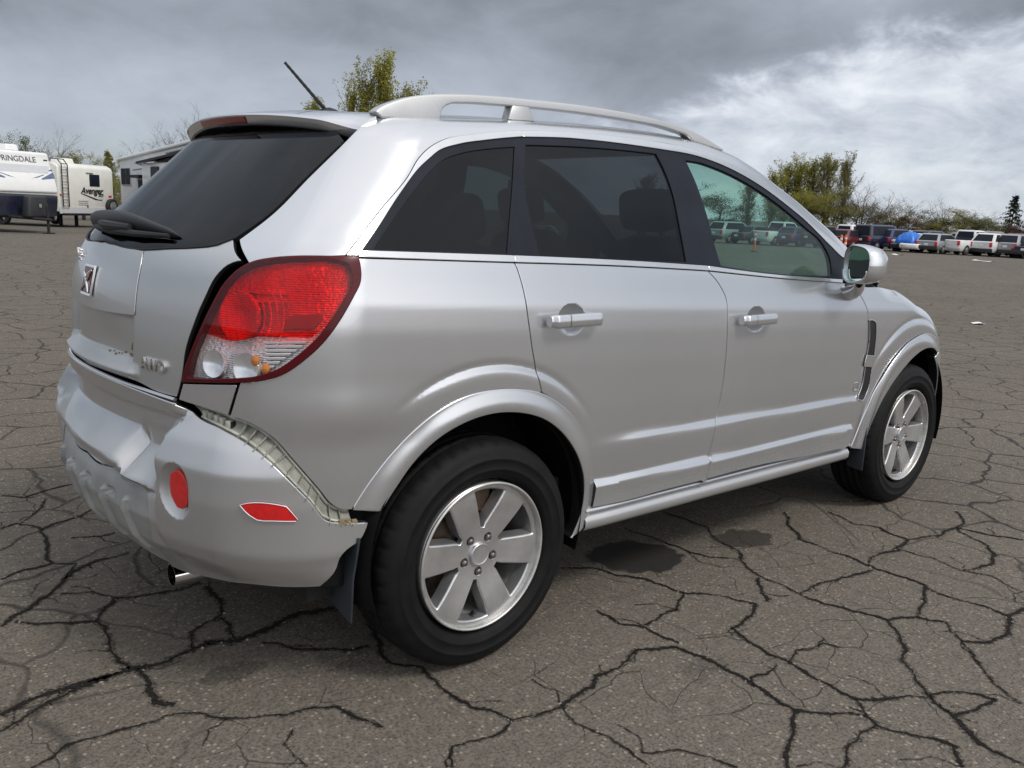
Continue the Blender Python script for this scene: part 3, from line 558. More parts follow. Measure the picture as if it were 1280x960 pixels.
def clean(poly, eps):
    out = [poly[0]]
    for p in poly[1:]:
        if np.linalg.norm(p - out[-1]) > eps: out.append(p)
    if np.linalg.norm(out[0] - out[-1]) < eps: out.pop()
    return np.array(out)
def offset_poly(poly, w):
    """move a closed 2D loop inward by w"""
    n = len(poly); a2 = np.sum(poly[:, 0] * np.roll(poly[:, 1], -1) - np.roll(poly[:, 0], -1) * poly[:, 1])
    s = 1 if a2 > 0 else -1
    e = np.roll(poly, -1, 0) - poly; e /= np.linalg.norm(e, axis=1, keepdims=True) + 1e-12
    nr = np.stack([-e[:, 1], e[:, 0]], 1) * s
    m = nr + np.roll(nr, 1, 0); m /= np.maximum((m * m).sum(1, keepdims=True) / 2, .35)
    return poly + m * w
def tri2d(outer, holes, grid, refine=()):
    """triangulate outer minus holes with a lattice of inner points"""
    lo, hi = outer.min(0), outer.max(0)
    gx, gy = np.meshgrid(np.arange(lo[0], hi[0], grid), np.arange(lo[1], hi[1], grid * .866))
    gx = gx + (np.arange(gx.shape[0]) % 2)[:, None] * grid * .5
    q = np.stack([gx.ravel(), gy.ravel()], 1)
    q = q[inside(outer, q)]
    keep = edge_dist(outer, q) > grid * .45
    for h in holes: keep &= ~inside(h, q) & (edge_dist(h, q) > grid * .45)
    q = q[keep]
    for c, rad, sp, rin in refine:
        dq = np.hypot(*(q - c).T); q = q[(dq > rad) | (dq < rin)]
        a, b = np.meshgrid(np.arange(-rad, rad, sp), np.arange(-rad, rad, sp)); e = np.stack([a.ravel(), b.ravel()], 1)
        e = e + (np.arange(len(e)) % 2)[:, None] * sp * .07; de = np.hypot(e[:, 0], e[:, 1]); e = e[(de < rad) & (de > rin)] + c
        k = inside(outer, e) & (edge_dist(outer, e) > sp * .5)
        for h in holes: k &= ~inside(h, e) & (edge_dist(h, e) > sp * .5)
        q = np.vstack([q, e[k]])
    verts = []; edges = []
    for loop in [outer] + list(holes):
        o = len(verts); m = len(loop); verts += [Vector(p) for p in loop.tolist()]
        edges += [(o + i, o + (i + 1) % m) for i in range(m)]
    verts += [Vector(p) for p in q.tolist()]
    V, E, Fc, *_ = delaunay_2d_cdt(verts, edges, [], 0, 1e-5)
    V = np.array([(v.x, v.y) for v in V]); T3 = np.array([f for f in Fc if len(f) == 3])
    cen = V[T3].mean(1)
    k = inside(outer, cen)
    for h in holes: k &= ~inside(h, cen)
    T3 = T3[k]
    a = V[T3]; s = (a[:, 1, 0] - a[:, 0, 0]) * (a[:, 2, 1] - a[:, 0, 1]) - (a[:, 1, 1] - a[:, 0, 1]) * (a[:, 2, 0] - a[:, 0, 0])
    T3 = np.where(s[:, None] < 0, T3[:, ::-1], T3); T3 = T3[np.abs(s) > 1e-9]
    used = np.unique(T3); mp = -np.ones(len(V), int); mp[used] = np.arange(len(used))
    return V[used], mp[T3]
def boundary(T3):
    cnt = {}
    for t in T3:
        for i in range(3):
            a, b = int(t[i]), int(t[(i + 1) % 3]); cnt[(a, b)] = 1
    return [(a, b) for (a, b) in cnt if (b, a) not in cnt]
class Panel:
    """a sheet of bodywork: closed 3D loop on a field's surface, meshed, with a folded edge"""
    def __init__(s): s.v = []; s.n = []; s.f = []; s.dark = set()
    def add(s, loop, field=None, d=(0, -1, 0), holes=(), inset=.0022, grid=.022, depth=.014, off=0.0, cyl=None, refine=(), lip=True, reach=.18, rnd=.0018, onlydom=None):
        field = field or F
        d = np.array(d, float); d /= np.linalg.norm(d)
        if cyl is None:
            up = np.array((0, 0, 1.0)) if abs(d[2]) < .9 else np.array((1.0, 0, 0))
            a = np.cross(up, d); a /= np.linalg.norm(a); b = np.cross(d, a)
            to2 = lambda p: np.stack([p @ a, p @ b], -1)
        else:
            Rr = .9
            to2 = lambda p: np.stack([np.unwrap(np.arctan2(p[:, 1] - cyl[1], p[:, 0] - cyl[0]) % (2 * math.pi)) * Rr, p[:, 2]], -1)
        loop = np.asarray(loop); P2 = clean(to2(loop), .002)
        H2 = [clean(to2(np.asarray(h)), .002) for h in holes]
        if inset: P2 = offset_poly(P2, inset); H2 = [offset_poly(h, -inset) for h in H2]
        rf = [(to2(np.array([r_[0]]))[0], r_[1], r_[2], r_[3] if len(r_) > 3 else -1) for r_ in refine]
        V2, T3 = tri2d(P2, H2, grid, rf)
        if cyl is None:
            sv = loop @ d; s1, s0 = sv.max() + reach, sv.min() - reach
            o = V2[:, :1] * a + V2[:, 1:] * b + d * s1
            dirs = np.broadcast_to(-d, o.shape); T1 = s1 - s0
        else:
            th = V2[:, 0] / Rr; dd = np.stack([np.cos(th), np.sin(th), 0 * th], 1)
            o = np.array((cyl[0], cyl[1], 0.0)) + dd * 1.6; o[:, 2] = V2[:, 1]; dirs = -dd; T1 = 1.55
        p, ok = cast(field, o, dirs, 0.0, T1, 120, 30)
        nr = grad(field, p)
        if onlydom is not None: ok = ok & (np.argmax(np.abs(nr), 1) == onlydom)
        if not ok.all():
            T3 = T3[ok[T3].all(1)]
            if len(T3) == 0: return s
            used = np.unique(T3); mp = -np.ones(len(p), int); mp[used] = np.arange(len(used)); p, nr = p[used], nr[used]; T3 = mp[T3]
        p = p + nr * off
        o0 = len(s.v)
        # triangles must look outward
        fn = np.cross(p[T3[:, 1]] - p[T3[:, 0]], p[T3[:, 2]] - p[T3[:, 0]])
        flip = (fn * nr[T3].mean(1)).sum(1) < 0
        if flip.mean() > .5: T3 = T3[:, ::-1]
        s.v += p.tolist(); s.n += nr.tolist(); s.f += (T3 + o0).tolist()
        if lip:
            be = boundary(T3); tan = {}
            for x, y in be:
                e = p[y] - p[x]
                for q in (x, y): tan[q] = tan.get(q, 0) + np.cross(e, nr[q])
            ids = list(tan); o1 = len(s.v); pos = {q: i for i, q in enumerate(ids)}; m = len(ids)
            ring = [[], [], []]
            for q in ids:
                t = tan[q] / (np.linalg.norm(tan[q]) + 1e-9)
                n45 = nr[q] + t; n45 /= np.linalg.norm(n45)
                ring[0].append((p[q] + t * rnd * .7 - nr[q] * rnd * .3, n45)); ring[1].append((p[q] + t * rnd - nr[q] * rnd, t)); ring[2].append((p[q] + t * rnd - nr[q] * depth, t))
            for rg in ring:
                s.v += [list(x[0]) for x in rg]; s.n += [list(x[1]) for x in rg]
            for x, y in be:
                i, j = pos[x], pos[y]
                s.dark.add(len(s.f) + 2)
                s.f += [[o0 + y, o0 + x, o1 + i, o1 + j], [o1 + j, o1 + i, o1 + m + i, o1 + m + j], [o1 + m + j, o1 + m + i, o1 + 2 * m + i, o1 + 2 * m + j]]
        return s
    def build(s, name, mat, parent=None, mirror=False, dark=True):
        v = np.array(s.v); n = np.array(s.n); f = [tuple(q) for q in s.f]
        if mirror: v = v * (1, -1, 1); n = n * (1, -1, 1); f = [q[::-1] for q in f]
        me = bpy.data.meshes.new(name); me.from_pydata(v.tolist(), [], f); me.update()
        me.polygons.foreach_set('use_smooth', [True] * len(f))
        me.normals_split_custom_set_from_vertices(n.tolist())
        if s.dark and dark:
            mi = np.zeros(len(f), int); mi[list(s.dark)] = 1; me.polygons.foreach_set('material_index', mi.tolist()); mat = [mat, M['rubber_gap']]  # fold walls coloured black to stand for the shade in panel gaps
        return link(name, me, mat, parent)
def both(name, pan, mat, parent, sub=None):
    """the right-hand panel and its mirror twin"""
    return pan.build(name, mat, parent), pan.build(name, mat, parent, True)
def text(name, body, size, loc, mat, parent, ax, up, depth=.004, bold=False, align='CENTER', shear=0.0):
    """raised lettering standing on the plane spanned by ax (reading direction) and up"""
    cu = bpy.data.curves.new(name, 'FONT'); cu.body = body; cu.size = size; cu.extrude = depth; cu.align_x = align; cu.align_y = 'CENTER'; cu.shear = shear
    if bold: cu.offset = size * .02
    tmp = bpy.data.objects.new('tmp_text', cu); COL.objects.link(tmp)
    dg = bpy.context.evaluated_depsgraph_get(); me = bpy.data.meshes.new_from_object(tmp.evaluated_get(dg))
    bpy.data.objects.remove(tmp); bpy.data.curves.remove(cu)
    ax = Vector(ax).normalized(); up = Vector(up); up = (up - ax * up.dot(ax)).normalized(); nn = ax.cross(up)
    me.transform(Matrix(((ax.x, up.x, nn.x, loc[0]), (ax.y, up.y, nn.y, loc[1]), (ax.z, up.z, nn.z, loc[2]), (0, 0, 0, 1))))
    me.materials.clear(); me.name = name
    return link(name, me, mat, parent)
def surf(p, d=(0, -1, 0), field=None, off=0.0):
    """nearest surface point along d for points given roughly on it"""
    d = np.array(d, float); d /= np.linalg.norm(d); p = np.atleast_2d(np.array(p, float))
    q, ok = cast(field or F, p + d * .3, np.broadcast_to(-d, p.shape), 0, .6, 200)
    return q + grad(field or F, q) * off
# =====================================================================
#                               THE CAR
# =====================================================================
t = {k: np.array(v) for k, v in T.items()}
mir = lambda a: np.asarray(a)[::-1] * (1, -1, 1)
def sym(right):
    """close a right-hand path (starting and ending on the centre line) with its mirror image"""
    right = np.asarray(right); m = right[::-1] * (1, -1, 1)
    q = np.vstack([right, m]); keep = [0]
    for i in range(1, len(q)):
        if np.linalg.norm(q[i] - q[keep[-1]]) > .003: keep.append(i)
    return q[keep]
def P3(*pts): return np.array(pts, float)
def toproof(x, y): return (x, y, float(top_z(np.array(float(x)), np.array(float(y)))))
car = tag(empty('suv'), 'silver SUV with a crumpled rear bumper standing closest on the cracked asphalt', 'car')
FC = lambda p: F(p, True)
def dish(c, rx, rz, dep):
    return lambda p: dep * np.clip(1 - ((p[..., 0] - c[0]) / rx) ** 2 - ((p[..., 2] - c[1]) / rz) ** 2, 0, 1) ** .8
DR = dish((.322, 1.054), .060, .049, .017); DF = dish((1.318, 1.006), .064, .049, .017)
FRD = lambda p: F(p, True) + DR(p) * (p[..., 1] < 0)
FFD = lambda p: F(p, True) + DF(p) * (p[..., 1] < 0)
seam = P3(*[toproof(x, y) for x, y in ((-.19, -.565), (.1, -.572), (.5, -.575), (.9, -.578), (1.25, -.585), (1.45, -.60), (1.75, -.635), (2.05, -.69), (2.3, -.745), (2.48, -.79))])
drip_x = np.vstack([P3((2.34, -.855, 1.118), (2.24, -.835, 1.175), (2.16, -.818, 1.225)), t['drip']])
# --- upper side: roof edge, front pillar, rear pillar
p = Panel().add(join(seam, np.vstack([seam[-1:], drip_x[:1]]), drip_x, t['lamp'][[19, 18, 17, 16]], t['pillar_low'][::-1], t['pillar_edge'][::-1]), d=(-.12, -.80, .58), grid=.02, inset=.0032)
both('roof_side_panel', p, M['paint'], car)
# --- rear quarter
p = Panel().add(join(t['belt_bot'][:3], t['rdoor_gap'][1:], t['flare_out'][7::-1], t['q_low'][::-1], t['lamp'][8::-1]), d=(-.05, -1, 0), grid=.018, inset=.003, refine=[((.005, -.9, .395), .60, .009, .44)])
both('rear_quarter_panel', p, M['paint'], car)
p = Panel().add(join(t['filler'][:2], t['filler'][1:3], t['filler'][2:5], t['filler'][[4, 0]]), d=(-.6, -.8, 0), grid=.02)
both('lamp_filler_panel', p, M['paint'], car)
# --- doors
bb = t['belt_bot']
rd = Panel().add(join(bb[2:5], t['doors_gap'], t['rdoor_bot'][::-1], t['rdoor_arch'][::-1], t['rdoor_gap'][:0:-1]), FRD, d=(0, -1, 0), grid=.018, inset=.003, refine=[((.005, -.9, .395), .60, .009, .44), ((.322, -.9, 1.056), .078, .0035)])
fd = Panel().add(join(bb[4:], t['fdoor_front'], t['fdoor_bot'][::-1], t['doors_gap'][::-1]), FFD, d=(0, -1, 0), grid=.018, inset=.003, refine=[((2.712, -.9, .395), .60, .010, .44), ((1.318, -.9, 1.008), .078, .0035)])
rdo = both('rear_door', rd, M['paint_low'], car); fdo = both('front_door', fd, M['paint_low'], car)
# --- front wing
arcf = lambda a, r: (2.752 + r * math.cos(R(a)), .39 + r * math.sin(R(a)))
def arc_pts(a0, a1, r, n=9, y=-.88):
    return P3(*[(arcf(a, r)[0], y, arcf(a, r)[1]) for a in np.linspace(a0, a1, n)])
hood_r = P3((3.30, -.66, .96), (3.1, -.735, .99), (2.85, -.775, 1.03), (2.62, -.80, 1.06), (2.40, -.835, 1.085), (2.2, -.865, 1.10))
fr_loop = join(t['fdoor_front'][:9], np.vstack([t['fflare_out'], arc_pts(48, 33, .478, 4)]), P3((3.153, -.86, .65), (3.16, -.84, .80), (3.20, -.80, .86), (3.30, -.66, .96)), hood_r, P3((2.2, -.865, 1.10), (2.09, -.873, 1.118)))
p = Panel().add(fr_loop, d=(.0, -1, .35), grid=.011, reach=.35, inset=.003)
both('front_wing', p, M['paint'], car)
# --- bonnet, windscreen, roof, front bumper
hs = np.array([toproof(x, y) for x, y in ((2.92, 0), (2.90, -.3), (2.80, -.6), (2.64, -.79), (2.85, -.772), (3.1, -.73), (3.30, -.655), (3.40, -.50), (3.46, -.25), (3.47, 0))])
Panel().add(join(sym(hs)), d=(0, 0, 1), grid=.04, reach=.5).build('bonnet', M['paint'], car)
ws_side = seam[5:] + (0, .012, 0)
ws = [toproof(1.625, 0), toproof(1.58, -.3)] + [tuple(q) for q in ws_side] + [toproof(2.72, -.6), toproof(2.86, -.3), toproof(2.89, 0)]
Panel().add(join(sym(ws)), d=(.35, 0, .93), grid=.05, off=-.004, reach=.5).build('windscreen', M['screen'], car)
rf = [toproof(-.205, 0), toproof(-.205, -.3)] + [tuple(q) for q in seam[:6] + (0, .004, 0)] + [toproof(1.575, -.3), toproof(1.615, 0)]
Panel().add(join(sym(rf)), d=(0, 0, 1), grid=.045, reach=.4).build('roof', M['paint'], car)
def cylrect(c, a0, a1, z0, z1, r=1.0, n=14):
    b = [(c[0] + r * math.cos(R(a)), c[1] + r * math.sin(R(a))) for a in np.linspace(a0, a1, n)]
    return P3(*([(x, y, z0) for x, y in b] + [(x, y, z1) for x, y in b[::-1]]))
fbm = Panel().add(cylrect((2.6, 0), -54, 54, .30, .60), cyl=(2.6, 0), grid=.04, off=.01)
fbm.build('front_bumper', M['paint_low'], car)
Panel().add(cylrect((2.6, 0), -26, 26, .61, .82), cyl=(2.6, 0), grid=.05, off=-.01).build('grille', M['black'], car)
hl = Panel().add(cylrect((2.6, 0), -53, -27, .62, .90), cyl=(2.6, 0), grid=.03)
both('headlamp', hl, M['clear_lens'], car)
# --- arch trims
def flare_field(cx):
    def f(p):
        r = np.hypot(p[..., 0] - cx, p[..., 2] - .392); q = (r - .40) / .078
        return F(p) - (.003 + .013 * sstep(1.02, .25, q) - .003 * sstep(.22, -.1, q))
    return f
p = Panel().add(join(t['flare_out'], t['flare_in'][::-1]), flare_field(.028), d=(0, -1, 0), grid=.008, depth=.05, rnd=.004)
both('wheel_arch_trim', p, M['paint_low'], car)
fo = np.vstack([t['fflare_out'], arc_pts(55, 8, .478)]); fi = np.vstack([P3((2.33, -.88, .33)), t['fflare_in'], arc_pts(56, 6, .402)])
p = Panel().add(join(fo, fi[::-1]), flare_field(2.752), d=(0, -1, 0), grid=.008, depth=.05, rnd=.004)
both('wheel_arch_trim', p, M['paint_low'], car)
# --- sill
prof = np.array([(-.850, .425), (-.878, .402), (-.888, .396), (-.8905, .391), (-.884, .385), (-.870, .382), (-.868, .376), (-.880, .370), (-.889, .358), (-.8885, .335), (-.878, .320), (-.855, .312), (-.78, .305)])
def sill(x0, x1, sgn):
    xs = np.linspace(x0, x1, 40); Pg = np.zeros((len(xs), len(prof), 3))
    for i, x in enumerate(xs):
        k = sstep(x0, x0 + .12, x)
        Pg[i, :, 0] = x; Pg[i, :, 1] = sgn * -(-prof[:, 0] - .004 * (1 - k)); Pg[i, :, 2] = prof[:, 1] - .0125 * (x - .55)
    b = MB(); b.grid(Pg if sgn > 0 else Pg[:, ::-1]); return b
for sg in (1, -1): recalc(sill(.46, 2.20, sg).build('sill', M['paint_low'], car, 60))
# --- window line
fr, dr, bt = t['frame'], t['drip'], t['belt_top']
qd = t['quarter_div']
front_sail = P3((2.12, -.832, 1.215), (2.13, -.858, 1.128))
winQ = Panel().add(join(fr[13:-1], np.vstack([fr[-2:-1], bt[:1]]), bt[:3], qd[:0:-1]), holes=[spline(t['q_glass'], .012, True)], d=(0, -.9, .4), grid=.03, off=-.002, inset=.001)
winR = Panel().add(join(fr[8:14], qd[1:], bt[2:5], t['b_gap'][5:0:-1]), holes=[spline(t['rd_glass'], .012, True)], d=(0, -.9, .4), grid=.03, off=-.002, inset=.0015)
winF = Panel().add(join(fr[:9], t['b_gap'][1:6], bt[4:], P3(bt[-1], front_sail[1], front_sail[0], fr[0])), holes=[spline(t['fd_glass'], .012, True)], d=(0, -.9, .4), grid=.03, off=-.002, inset=.0015)
both('rear_side_window_frame', winQ, M['black'], car)
for i, s in enumerate((False, True)):
    winR.build('window_frame', M['black'], rdo[i], s); winF.build('window_frame', M['black'], fdo[i], s)
gQ = Panel().add(spline(t['q_glass'], .012, True), d=(0, -.9, .4), grid=.05, off=-.006, inset=-.001, lip=False)
gR = Panel().add(spline(t['rd_glass'], .012, True), d=(0, -.9, .4), grid=.05, off=-.007, inset=-.001, lip=False)
gF = Panel().add(spline(t['fd_glass'], .012, True), d=(0, -.9, .4), grid=.05, off=-.007, inset=-.001, lip=False)
both('rear_side_window', gQ, M['glass_dark'], car)
for i, s in enumerate((False, True)):
    gR.build('window_glass', M['glass_dark'], rdo[i], s); gF.build('window_glass', M['glass'], fdo[i], s)
strip = dict(d=(0, -.9, .4), grid=.02, inset=.0012, depth=.008)
qt = Panel().add(join(dr[13:], np.vstack([dr[-1:], fr[-1:]]), fr[:12:-1]), off=.003, **strip)
both('window_trim', qt, M['trim'], car)
s1 = Panel().add(join(dr[8:14], fr[13:7:-1]), off=.002, **strip); s2 = Panel().add(join(drip_x[:12], fr[8::-1], P3(fr[0], front_sail[0], drip_x[0])), off=.002, **strip)
c0 = Panel().add(join(bt[:3], bb[2::-1]), off=.006, **strip); c1 = Panel().add(join(bt[2:5], bb[4:1:-1]), off=.006, **strip); c2 = Panel().add(join(bt[4:], bb[6:3:-1]), off=.006, **strip)
both('belt_moulding', c0, M['trim'], car)
for i, s in enumerate((False, True)):
    s1.build('upper_frame', M['trim'], rdo[i], s); s2.build('upper_frame', M['trim'], fdo[i], s)
    c1.build('belt_moulding', M['trim'], rdo[i], s); c2.build('belt_moulding', M['trim'], fdo[i], s)
# --- door handles
def handle(x0, x1, z, parent, mirror):
    b = MB(); n = 26
    for lo, hi in ((0, .285), (.30, 1)):
        Pg = []
        for i in range(n):
            s = lo + (hi - lo) * i / (n - 1); x = x0 + (x1 - x0) * s
            e = (.55 + .45 * sstep(0, .08, s)) * (.25 + .75 * sstep(1, .88, s))
            y = float(surf((x, -.9, z))[0][1]); outw = .006 + .030 * e
            hh = .0205 * (.55 + .45 * e); th = .013
            ring = []
            for k in range(14):
                w = 2 * math.pi * k / 14; c, sn = math.cos(w), math.sin(w)
                ring.append((x, y - outw + th * np.sign(c) * abs(c) ** .6 * -1, z + hh * np.sign(sn) * abs(sn) ** .55))
            ring.append(ring[0]); Pg.append(ring)
        Pg = [[tuple(np.mean(Pg[0], 0))] * 15] + Pg + [[tuple(np.mean(Pg[-1], 0))] * 15]
        b.grid(np.array(Pg))
    if mirror: b.v = [(x, -y, z) for x, y, z in b.v]
    return recalc(b.build('door_handle', M['paint'], parent, 50))
for i, s in enumerate((False, True)):
    handle(.207, .436, 1.0555, rdo[i], s); handle(1.19, 1.415, 1.009, fdo[i], s)
# tiny round-cornered emblem outline low on the front door
ob = MB(); cc = surf((2.165, -.9, .655))[0]
q = [(2.148, .672), (2.180, .672), (2.180, .638), (2.148, .638)]
for k in range(4):
    a, e = q[k], q[(k + 1) % 4]; ob.tube([(a[0], cc[1] - .001, a[1]), (e[0], cc[1] - .001, e[1])], .0022, 6)
ob.build('door_emblem', M['chrome'], fdo[0])
# --- wing vent
vl = spline(t['vent'], .012, True)
ve = Panel().add(vl, d=(0, -1, 0), grid=.02, off=.002, inset=0)
vent = both('wing_vent', ve, M['rubber_gap'], car)
vb = Panel().add(join(P3((2.208, -.9, .800), (2.292, -.9, .790), (2.288, -.9, .735), (2.198, -.9, .745)), step=.02), d=(0, -1, 0), grid=.02, off=.008)
vr = MB()
for k in range(len(vl)):
    pass
vt = [surf(q, off=.004)[0] for q in np.vstack([vl, vl[:1]])]
for i, s in enumerate((False, True)):
    vb.build('vent_bar', M['trim'], vent[i], s)
    m = MB(); m.tube([np.array(q) * (1, -1 if s else 1, 1) for q in vt], .0022, 6); m.build('vent_surround', M['paint'], vent[i])
# --- tailgate
def Ftg(p):
    y, z = p[..., 1], p[..., 2]; a = np.abs(y)
    rec = .020 * sstep(.32, .27, a) * sstep(.905, .93, z) * sstep(1.06, 1.04, z)
    led = .020 * np.exp(-((z - .887) / .014) ** 2) * sstep(.36, .31, a)
    dent = .006 * np.exp(-(((y + .12) / .12) ** 2 + ((z - .955) / .05) ** 2))
    return F(p) + rec - led + dent
tg_right = np.vstack([P3((-.775, 0, 1.233)), spline(np.vstack([P3((-.775, 0, 1.233)), t['glass_bot'][::-1]]), .015), spline(t['tg_edge'], .012), spline(np.vstack([t['tg_bot'], P3((-.842, 0, .862))]), .015)])
tailgate = Panel().add(sym(tg_right), Ftg, d=(-1, 0, 0), grid=.016, reach=.35, inset=.003).build('tailgate', M['tg_dirty'], car)
ap = np.vstack([P3((-.79, 0, 1.228), (-.755, -.20, 1.226)), P3(*[(-.79, y, z) for y, z in ((-.285, 1.222), (-.305, 1.19), (-.318, 1.12), (-.322, 1.048))]), P3((-.8, -.15, 1.040), (-.82, 0, 1.037))])
Panel().add(sym(spline(ap, .012)), d=(-1, 0, 0), grid=.03, off=.003, reach=.35, depth=.03).build('tailgate_trim', M['tg_dirty'], tailgate)
# rear glass, under the spoiler
gt = [(-.398 + .335 * y * y, y, 1.585) for y in (-.54, -.4, -.2, 0)]
gl_right = np.vstack([spline(np.vstack([P3((-.772, 0, 1.238)), t['glass_bot'][::-1] + (0, 0, .004)]), .02), spline(t['glass_right'], .02), P3(*gt)])
Panel().add(sym(gl_right), d=(-.72, 0, .69), grid=.035, reach=.4, off=-.003, inset=.003).build('rear_window', M['glass_rear'], tailgate)
sl = MB(); gsl = [q for q in surf(spline(np.vstack([P3((-.775, 0, 1.2355)), t['glass_bot'][::-1]]), .03), (-1, 0, 0), off=.001)]
sl.tube([q * (1, -1, 1) for q in gsl[::-1]] + gsl, .0035, 6); sl.build('rear_window_seal', M['rubber_gap'], tailgate)
# spoiler
def spoil_row(y):
    a = abs(y); ed = sstep(.50, .605, a)
    xl = -.418 + .335 * y * y + .03 * ed; cr = .040 * (a / .62) ** 2.4
    zt = 1.634 - cr - .012 * ed
    x0 = -.207; z0 = float(top_z(np.array(x0), np.array(y))) + .0
    rows = [(x0, z0 - .012), (x0 - .002, z0)]
    for s in (.25, .5, .75, .92): 
        x = x0 + (xl - x0) * s; rows.append((x, z0 + (zt - z0) * s + .006 * math.sin(math.pi * s)))
    rows += [(xl + .004, zt + .0005), (xl, zt - .004), (xl + .004, zt - .012), (xl + .010, zt - .026), (xl + .016, zt - .032), (xl + .03, zt - .034), (xl + .12, zt - .022)]
    return [(x, y, z) for x, z in rows]
ys = np.linspace(-.612, .612, 61)
Sg = np.array([spoil_row(y) for y in ys])
sp = MB(); sp.grid(Sg); 
for r in (Sg[0], Sg[-1]): sp.add(r, [tuple(range(len(r)))])
spo = recalc(sp.build('spoiler', M['paint'], tailgate, 40))
bl = MB(); Bg = []
for y in np.linspace(-.175, .175, 24):
    r = spoil_row(y); a, b = np.array(r[8]), np.array(r[10]); Bg.append([a + (b - a) * k + (-.0035 - .0015 * math.sin(math.pi * k), 0, .001) for k in np.linspace(-.12, .92, 7)])
bl.grid(np.array(Bg)); e = np.array(Bg); bl.grid(np.stack([e[:, -1], e[:, -1] + (.01, 0, 0)], 1)); bl.grid(np.stack([e[:, 0], e[:, 0] + (.01, 0, 0)], 1))
recalc(bl.build('brake_lamp', M['red_dim'], car, 60))
# wiper: moulded cover at the pivot and a short blade
def on_glass(y, z, off): return surf((-.75 + .335 * y * y, y, z), (-1, 0, 0), off=off)[0]
wp = MB(); Wg = []
wl_ = spline(P3((0, .36, 1.285), (0, .20, 1.297), (0, 0, 1.301), (0, -.2, 1.297), (0, -.33, 1.287), (0, -.39, 1.280)), .03)
n = len(wl_)
for i, q in enumerate(wl_):
    s = i / (n - 1); w = .030 * (sstep(-.02, .12, s)) * (1 - .62 * sstep(.45, .92, s)) * (1 - .9 * sstep(.93, 1, s)); hgt = .040 * sstep(-.02, .10, s) * (1 - .6 * sstep(.5, .95, s)) * (1 - .9 * sstep(.93, 1, s)) + .003
    c = on_glass(q[1], q[2] - .012, .0); nr_ = grad(F, c); up = np.array((.68, 0, .73))
    Wg.append([c + up * w * math.cos(k) + nr_ * max(hgt * math.sin(k), -.002) for k in np.linspace(-.15, math.pi + .15, 11)])
Wg = [[np.mean(Wg[0], 0)] * 11] + Wg + [[np.mean(Wg[-1], 0)] * 11]; wp.grid(np.array(Wg)); wo = recalc(wp.build('rear_wiper', M['plastic'], tailgate, 50))
bw = MB(); bw.tube([on_glass(.20, 1.262, .012), on_glass(0, 1.258, .014), on_glass(-.20, 1.258, .012), on_glass(-.36, 1.262, .010)], [.008, .012, .010, .006], 8)
bw.tube([on_glass(.12, 1.27, .02), on_glass(0, 1.262, .028), on_glass(-.15, 1.268, .02)], [.012, .016, .010], 8)
bw.build('wiper_blade', M['rubber_gap'], tailgate)
# badge and lettering
def tang(y, z, d=(-1, 0, 0)):
    c = surf((-.8, y, z), d, off=.0045)[0]; nr_ = grad(F, c); ax = np.cross((0, 0, 1), nr_); return c, nr_, ax / np.linalg.norm(ax)
c, nr_, ax = tang(0.0, 1.118); upv = np.cross(nr_, ax)
bd = MB()
def plate(b, c, ax, up, nr, w, h, t0, t1, mi=0):
    v = [c + ax * sx * w / 2 + up * sy * h / 2 + nr * k for k in (t0, t1) for sx, sy in ((-1, -1), (1, -1), (1, 1), (-1, 1))]
    b.add(v, [(3, 2, 1, 0), (4, 5, 6, 7), (0, 1, 5, 4), (1, 2, 6, 5), (2, 3, 7, 6), (3, 0, 4, 7)], mi, False)
plate(bd, c, ax, upv, nr_, .092, .092, 0, .006, 0); plate(bd, c, ax, upv, nr_, .078, .078, .006, .0075, 1)
for k0, k1, bend in (((-.036, -.036), (.036, .030), .012), ((-.036, -.030), (.036, .036), -.012), ((-.036, .020), (.036, -.036), .006)):
    pts = []
    for s in np.linspace(0, 1, 9):
        u_, v_ = k0[0] + (k1[0] - k0[0]) * s, k0[1] + (k1[1] - k0[1]) * s + bend * math.sin(math.pi * s)
        pts.append(c + ax * u_ + upv * v_ + nr_ * .009)
    bd.tube(pts, [.001 + .0035 * math.sin(math.pi * (.1 + .8 * s)) for s in np.linspace(0, 1, 9)], 6, 0)
bd.build('badge', [M['chrome'], M['red_edge']], tailgate)
c, nr_, ax = tang(.215, 1.178); text('model_lettering', 'VUE', .052, c, M['chrome'], tailgate, ax, (0, 0, 1), .004, True)
c, nr_, ax = tang(-.415, .922); text('drive_lettering', 'AWD', .046, c - nr_ * .002, M['chrome'], tailgate, ax, (0, 0, 1), .005, True)
dm = MB(); rng = random.Random(4)
for k in range(9):
    y = -.30 + .02 * k + rng.uniform(-.006, .006); q = surf((-.8, y, .936 - .002 * k + rng.uniform(-.004, .004)), (-1, 0, 0), Ftg, .001)[0]
    dm.tube([q, q + (0, .018, -.003)], [.004, .0025], 5)
dm.tube([surf((-.8, -.27, .945), (-1, 0, 0), Ftg, .002)[0], surf((-.8, -.275, .965), (-1, 0, 0), Ftg, .001)[0]], [.004, .002], 5)
dm.build('caked_dirt', M['dirt'], tailgate)
